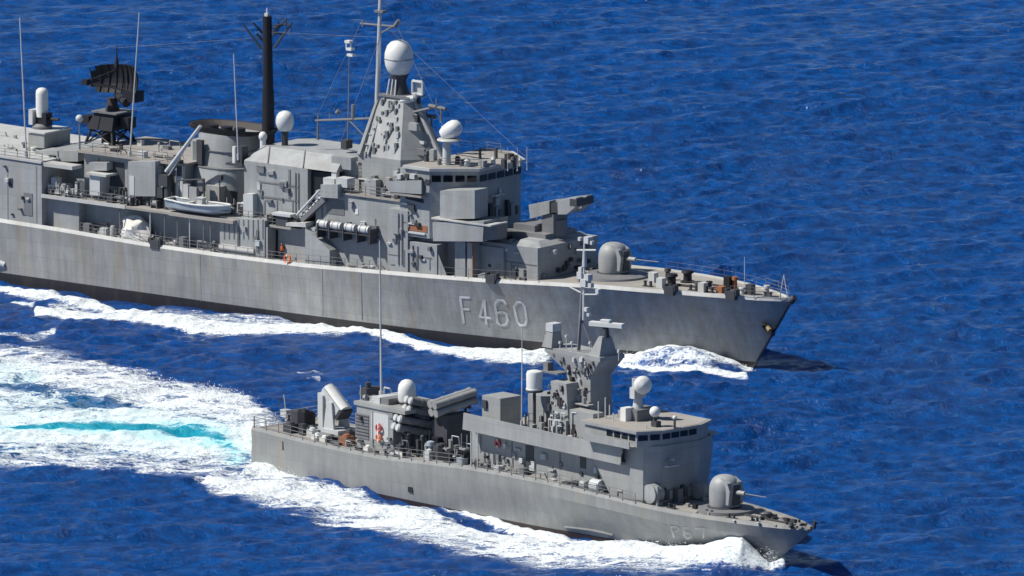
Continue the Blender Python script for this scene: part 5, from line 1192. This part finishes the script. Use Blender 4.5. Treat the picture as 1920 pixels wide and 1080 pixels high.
# ship waves: trough along the fast patrol ship, calm near hulls
g = lambda x, c, w_: np.exp(-((x-c)/w_)**2)
H0 *= (1-.5*np.exp(-(np.abs(VF)/9)**4)*(UF < 4)*(UF > -130))
H0 += -.95*g(UP_, -31, 12)*np.exp(-(np.abs(VP)/9.)**2)+.35*g(UP_, -62, 8)*np.exp(-(np.abs(VP)/6.)**2)
H0 += -.5*g(UF, -27, 12)*np.exp(-(np.abs(VF)/12)**2)-.45*g(UF, -75, 16)*np.exp(-(np.abs(VF)/12)**2)
# diverging swell left by the ships between the two tracks
for S, (U_, V_), amp in ((FR, (UF, VF), .28), (PB, (UP_, VP), .30)):
    for sg in (1, -1):
        d_ = sg*V_*math.cos(.34)+U_*math.sin(.34); env = np.exp(-((d_+3)/9)**2)*(U_ < 0)*np.clip(-U_/25, 0, 1)*np.exp(U_/150)
        H0 += amp*env*np.cos(2*math.pi*(sg*V_*math.cos(.9)+U_*math.sin(.9))/13)
# foam: painted by real water features, measured on the sea plane
K = math.sin(EL)
def W(x, y, z=0.): p = sea_pt(x, y, z); return p[0], p[1]*K
SX, SY = GX, GY*K
FO = np.zeros_like(GX); HT = np.zeros_like(GX)
def stroke(pts, s=1., h=0., soft=.5, out=None, z=0.):
    """pts: (x, y, halfwidth px)"""
    global FO, HT
    P = [(*W(x, y, z), w_/PXM) for x, y, w_ in pts]; best = np.full_like(GX, 9.)
    for (x0, y0, w0), (x1, y1, w1) in zip(P, P[1:]):
        dx, dy = x1-x0, y1-y0; L2 = dx*dx+dy*dy
        m_ = (SX > min(x0, x1)-8) & (SX < max(x0, x1)+8) & (SY > min(y0, y1)-6) & (SY < max(y0, y1)+6)
        t = np.clip(((SX[m_]-x0)*dx+(SY[m_]-y0)*dy)/L2, 0, 1); ww = w0+(w1-w0)*t
        d_ = np.hypot(SX[m_]-x0-t*dx, SY[m_]-y0-t*dy)/ww; best[m_] = np.minimum(best[m_], d_)
    f = np.clip((1+soft-best)/(2*soft), 0, 1); f = f*f*(3-2*f)*s
    if out is not None: np.maximum(out, f, out=out); return
    FO = np.maximum(FO, f)
    if np.any(h):
        hh = np.zeros_like(GX)
        hs = list(h) if isinstance(h, (list, tuple)) else [h]*len(P)
        for (x0, y0, w0), (x1, y1, w1), h0, h1 in zip(P, P[1:], hs, hs[1:]):
            dx, dy = x1-x0, y1-y0; t = np.clip(((SX-x0)*dx+(SY-y0)*dy)/(dx*dx+dy*dy), 0, 1)
            b_ = np.hypot(SX-x0-t*dx, SY-y0-t*dy)/(w0+(w1-w0)*t); np.maximum(hh, (h0+(h1-h0)*t)*np.clip(1-(b_*.72)**2, 0, 1)**1.3, out=hh)
        np.maximum(HT, hh, out=HT)
# frigate starboard side
stroke([(-40, 533, 6), (60, 550, 8), (160, 568, 7), (260, 588, 5), (360, 605, 6)], .95, .25)
stroke([(70, 585, 5), (150, 592, 8), (250, 598, 8), (380, 612, 9), (480, 616, 9), (600, 615, 8), (690, 624, 6), (780, 640, 4), (850, 655, 10), (930, 665, 13), (1000, 666, 13), (1040, 655, 12)], 1., .35)
stroke([(100, 578, 12), (300, 596, 16), (500, 612, 16), (640, 618, 14)], .42)
RB_ = [(1140, 670, 5), (1180, 676, 6), (1215, 681, 7), (1250, 684, 7), (1290, 687, 7), (1330, 690, 6), (1370, 693, 4), (1410, 696, 3)]
stroke(RB_, .62, [.2, .7, 1.4, 2.0, 2.1, 1.5, .8, .2])
stroke([(x, y-1.5, 2.2) for x, y, _ in RB_], 1.1)
stroke([(1130, 664, 6), (1160, 668, 8), (1200, 672, 8)], .95, .4)
stroke([(1150, 680, 3), (1200, 691, 3), (1260, 697, 3), (1320, 700, 3), (1400, 705, 2.5)], 1., .15)
stroke([(-40, 615, 5), (60, 632, 5), (100, 622, 4)], .42); stroke([(20, 565, 4), (60, 573, 5)], .6)
stroke([(560, 694, 4), (590, 688, 5), (600, 700, 4)], .38); stroke([(575, 708, 3), (598, 712, 3)], .34)
# patrol ship wake astern
stroke([(500, 830, 48), (430, 805, 62), (330, 790, 66), (200, 770, 78), (60, 755, 92), (-60, 750, 100)], .56, 0, .22)
stroke([(498, 800, 22), (440, 765, 26), (340, 745, 22), (200, 725, 26), (80, 700, 26), (-60, 690, 26)], .66, .2)
stroke([(500, 835, 34), (440, 828, 26), (340, 788, 16), (200, 783, 20), (60, 790, 18), (-60, 785, 18)], .84, .25, .8)
stroke([(450, 850, 14), (380, 838, 18), (280, 828, 18), (150, 824, 18), (0, 820, 18), (-60, 818, 18)], .92, .2, .7)
stroke([(500, 850, 24), (484, 820, 30)], 1.1, .45)
stroke([(490, 890, 10), (400, 872, 22), (280, 866, 20), (150, 858, 20), (-40, 850, 18)], .46, 0, .5)
# patrol ship starboard side
stroke([(470, 905, 30), (560, 925, 32), (660, 950, 26), (760, 980, 26), (860, 1005, 24), (1000, 1032, 20), (1150, 1045, 18), (1300, 1052, 12)], .62, .1, .6)
stroke([(400, 905, 14), (480, 920, 18), (560, 930, 24), (650, 950, 22), (760, 975, 22), (880, 1000, 18), (1000, 1024, 16), (1150, 1040, 16), (1290, 1045, 14), (1380, 1050, 10)], .78, .22, .8)
stroke([(480, 882, 6), (560, 886, 9), (640, 892, 12), (700, 905, 10), (800, 935, 5), (900, 962, 6), (980, 985, 8), (1060, 1012, 10)], .95, .3)
stroke([(1060, 1022, 12), (1150, 1032, 16), (1250, 1036, 18), (1330, 1040, 18), (1400, 1052, 9), (1435, 1062, 4)], .9, .3, .8)
stroke([(1100, 1022, 8), (1180, 1034, 10), (1260, 1043, 12), (1320, 1048, 12), (1360, 1052, 12), (1390, 1055, 10), (1415, 1060, 6), (1445, 1064, 3)], 1.05, [.3, .6, .8, 1.3, 2.2, 2.5, 1.3, .2], .5)
stroke([(1440, 1063, 4), (1468, 1062, 3)], .7, [.2, .8])
# cuts: darker lanes in the foam
CUT = np.zeros_like(GX)
stroke([(-40, 715, 7), (80, 738, 9), (160, 752, 9), (250, 768, 5)], .6, 0, .6, CUT)
stroke([(200, 750, 4), (260, 760, 5)], .6, 0, .6, CUT); stroke([(330, 784, 3), (400, 787, 4)], .6, 0, .6, CUT); stroke([(30, 708, 3), (85, 710, 4)], .6, 0, .6, CUT)
CUT *= .9
stroke([(-40, 799, 3.5), (100, 803, 3.5), (220, 806, 4), (300, 808, 5), (370, 810, 6), (410, 824, 9), (442, 852, 6)], 1.0, 0, .9, CUT)
stroke([(560, 898, 3), (660, 912, 4), (760, 938, 5), (880, 975, 4), (960, 1000, 3)], .7, 0, .6, CUT)
FO = FO-CUT*.62*(FO > 0)
TQ = np.zeros_like(GX)
stroke([(-40, 800, 8), (180, 806, 10), (300, 808, 14), (370, 812, 16), (410, 826, 20), (446, 856, 14)], 1., 0, 1.0, TQ)
stroke([(-40, 790, 50), (150, 790, 40), (400, 820, 30), (490, 850, 20)], .3, 0, .8, TQ); stroke([(-60, 700, 20), (60, 705, 16)], .3, 0, .8, TQ)
H0 = H0*(1-.35*np.clip(FO, 0, 1))+HT
# broken height inside the foam
for i in range(40):
    lam = .9+2.2*rng.rand(); k = 2*math.pi/lam; th = rng.rand()*6.283
    H0 += .012*np.clip(FO, 0, 1)*np.sin(k*(GX*math.cos(th)+GY*math.sin(th))+rng.rand()*6.28)*(fade > 0)
V = np.stack([GX+DX, GY+DY, H0], -1).reshape(-1, 3).astype(np.float32)
me = bpy.data.meshes.new('sea'); me.vertices.add(nx*ny); me.vertices.foreach_set('co', V.ravel())
ii = (np.arange(ny-1)[:, None]*nx+np.arange(nx-1)[None]).ravel(); qd = np.stack([ii, ii+1, ii+nx+1, ii+nx], -1).astype(np.int32)
me.loops.add(qd.size); me.loops.foreach_set('vertex_index', qd.ravel()); me.polygons.add(len(qd)); me.polygons.foreach_set('loop_start', np.arange(0, qd.size, 4, dtype=np.int32)); me.polygons.foreach_set('use_smooth', np.ones(len(qd), bool)); me.update(calc_edges=True)
for nm, arr in (('foam', FO), ('aerated', TQ)):
    at_ = me.attributes.new(nm, 'FLOAT', 'POINT'); at_.data.foreach_set('value', arr.ravel().astype(np.float32))
sea = bpy.data.objects.new('sea', me); COL.objects.link(sea); tag(sea, 'deep blue choppy sea with white foam and wakes', 'sea', kind='structure')

m, nt, p = newmat('sea water'); L = nt.links.new
geo = N(nt, 'ShaderNodeNewGeometry'); af = N(nt, 'ShaderNodeAttribute', attribute_name='foam'); aq = N(nt, 'ShaderNodeAttribute', attribute_name='aerated')
def noise(scale, det, rough=.6, vec=None, dim='3D', dist=0.):
    n = N(nt, 'ShaderNodeTexNoise'); n.inputs['Scale'].default_value = scale; n.inputs['Detail'].default_value = det; n.inputs['Roughness'].default_value = rough; n.inputs['Distortion'].default_value = dist
    L(vec or geo.outputs['Position'], n.inputs['Vector']); return n
def math_(op, a, b=None, c=None, clamp=False):
    n = N(nt, 'ShaderNodeMath', operation=op); n.use_clamp = clamp
    for i, x in enumerate((a, b, c)):
        if x is None: continue
        if isinstance(x, (int, float)): n.inputs[i].default_value = x
        else: L(x, n.inputs[i])
    return n.outputs[0]
def mrange(x, a, b, c, d):
    n = N(nt, 'ShaderNodeMapRange'); n.interpolation_type = 'SMOOTHSTEP'; L(x, n.inputs[0])
    for i, q in enumerate((a, b, c, d)): n.inputs[i+1].default_value = q
    return n.outputs[0]
wmap = N(nt, 'ShaderNodeMapping'); wmap.inputs['Rotation'].default_value = (0, 0, -PB.yaw*.75); wmap.inputs['Scale'].default_value = (.36, 1., 1.); L(geo.outputs['Position'], wmap.inputs[0])
n1 = noise(1.25, 7, .66, wmap.outputs[0], dist=1.1); n2 = noise(.22, 4, .55, wmap.outputs[0]); n3 = noise(4.5, 3, .65); n4 = noise(.55, 5, .6, wmap.outputs[0], dist=.8)
lace = math_('ABSOLUTE', math_('SUBTRACT', n1.outputs[0], .5))          # thin lines where n1 crosses .5
web = mrange(lace, .0, .075, 1., 0.)
blot = mrange(math_('ADD', math_('MULTIPLY', n4.outputs[0], .6), math_('MULTIPLY', n1.outputs[0], .4)), .33, .67, 0., 1.)
cover = math_('ADD', af.outputs['Fac'], math_('MULTIPLY', math_('SUBTRACT', n2.outputs[0], .5), .35))
solid = mrange(math_('ADD', math_('SUBTRACT', math_('MULTIPLY', cover, 1.1), blot), math_('MULTIPLY', math_('SUBTRACT', n3.outputs[0], .5), .9)), -.08, .26, 0, 1)
veil = math_('MULTIPLY', web, mrange(cover, .12, .6, 0, .95))
mist = mrange(cover, .3, 1.1, 0., .5)
foam = math_('MAXIMUM', math_('MAXIMUM', solid, veil), mist)
foam = math_('MULTIPLY', foam, mrange(n3.outputs[0], .25, .5, .6, 1.))
foam = math_('MULTIPLY', foam, mrange(af.outputs['Fac'], .03, .25, 0, 1))
# water colour
deep = N(nt, 'ShaderNodeMix', data_type='RGBA'); L(mrange(noise(.5, 6, .7).outputs[0], .35, .65, 0, 1), deep.inputs[0]); deep.inputs[6].default_value = (.0003, .031, .150, 1); deep.inputs[7].default_value = (.0005, .068, .29, 1)
tq = N(nt, 'ShaderNodeMix', data_type='RGBA'); L(aq.outputs['Fac'], tq.inputs[0]); L(deep.outputs[2], tq.inputs[6]); tq.inputs[7].default_value = (.012, .33, .47, 1)
L(tq.outputs[2], p.inputs['Base Color']); p.inputs['Roughness'].default_value = .12; p.inputs['IOR'].default_value = 1.33; p.inputs['Specular IOR Level'].default_value = .5
nb1 = noise(.8, 6, .66); nb2 = noise(3.2, 4, .6)
hb = math_('ADD', math_('MULTIPLY', nb1.outputs[0], .62), math_('MULTIPLY', nb2.outputs[0], .16))
bp = N(nt, 'ShaderNodeBump'); bp.inputs['Strength'].default_value = 1.; bp.inputs['Distance'].default_value = .6; L(hb, bp.inputs['Height']); L(bp.outputs[0], p.inputs['Normal'])
fo = N(nt, 'ShaderNodeBsdfPrincipled'); fo.inputs['Roughness'].default_value = .9; fo.inputs['Specular IOR Level'].default_value = .1
fc = N(nt, 'ShaderNodeMix', data_type='RGBA'); L(mrange(n3.outputs[0], .35, .65, 0, 1), fc.inputs[0]); fc.inputs[6].default_value = (.55, .64, .69, 1); fc.inputs[7].default_value = (.82, .84, .84, 1)
ft = N(nt, 'ShaderNodeMix', data_type='RGBA'); L(math_('MULTIPLY', aq.outputs['Fac'], mrange(n4.outputs[0], .35, .65, .9, .25)), ft.inputs[0]); L(fc.outputs[2], ft.inputs[6]); ft.inputs[7].default_value = (.36, .78, .84, 1)
L(ft.outputs[2], fo.inputs['Base Color'])
bf = N(nt, 'ShaderNodeBump'); bf.inputs['Strength'].default_value = .8; bf.inputs['Distance'].default_value = .16; L(n1.outputs[0], bf.inputs['Height']); L(bf.outputs[0], fo.inputs['Normal'])
mxs = N(nt, 'ShaderNodeMixShader'); L(foam, mxs.inputs[0]); L(p.outputs[0], mxs.inputs[1]); L(fo.outputs[0], mxs.inputs[2]); L(mxs.outputs[0], nt.nodes['Material Output'].inputs['Surface'])
me.materials.append(m)

# ------------------------------------------------------------------ spray: small drops thrown up along the bow waves and round the stern
def spray(name, label, runs, n, seed):
    R = np.random.RandomState(seed); vs, fs = [], []
    wts = np.array([r_[3] for r_ in runs], float); wts /= wts.sum()
    for k in range(n):
        (x0, y0, h0), (x1, y1, h1), sp_, _ = runs[R.choice(len(runs), p=wts)]
        t = R.rand(); x = x0+(x1-x0)*t+R.normal()*sp_*.8; y = y0+(y1-y0)*t+R.normal()*sp_*.35; h = (h0+(h1-h0)*t)*R.rand()**1.3
        p = sea_pt(x, y); p = p+np.array([0, 0, h]); r_ = .025+.07*R.rand()**2
        b = len(vs); o = R.normal(size=(4, 3)); o /= np.linalg.norm(o, axis=1)[:, None]
        vs += [tuple(p+q*r_) for q in o]; fs += [(b, b+1, b+2), (b, b+1, b+3), (b, b+2, b+3), (b+1, b+2, b+3)]
    me = bpy.data.meshes.new(name); me.from_pydata(vs, [], fs); me.update(); mt_, nt2, p2 = newmat('spray drops'); p2.inputs['Base Color'].default_value = (.85, .87, .88, 1); p2.inputs['Roughness'].default_value = .8
    me.materials.append(mt_); o = bpy.data.objects.new(name, me); COL.objects.link(o); return tag(o, label, 'spray', kind='stuff')
spray('bow_spray', 'white spray thrown up by the frigate bow', [((1400, 694, .3), (1300, 668, 2.), 7, 3), ((1300, 668, 2.), (1210, 672, 1.3), 8, 3), ((1210, 672, .8), (1150, 664, .5), 8, 1), ((1030, 668, .3), (850, 664, .3), 4, 1)], 3200, 5)
spray('bow_spray', 'white spray thrown up by the patrol ship bow wave', [((1450, 1062, 1.5), (1400, 1046, 3.2), 9, 5), ((1400, 1040, 3.2), (1330, 1030, 1.6), 12, 4), ((1330, 1034, 1.2), (1150, 1036, .8), 12, 4), ((1475, 1052, 2.2), (1450, 1062, .8), 6, 2), ((480, 884, .7), (700, 905, 1.0), 9, 2)], 5200, 6)
spray('stern_spray', 'fine white spray over the wake behind the patrol ship stern', [((470, 770, 1.2), (380, 735, .8), 16, 2), ((480, 840, 1.2), (440, 800, .8), 16, 2), ((380, 735, .5), (150, 690, .4), 16, 1), ((560, 935, .4), (900, 1005, .4), 12, 1)], 3200, 7)
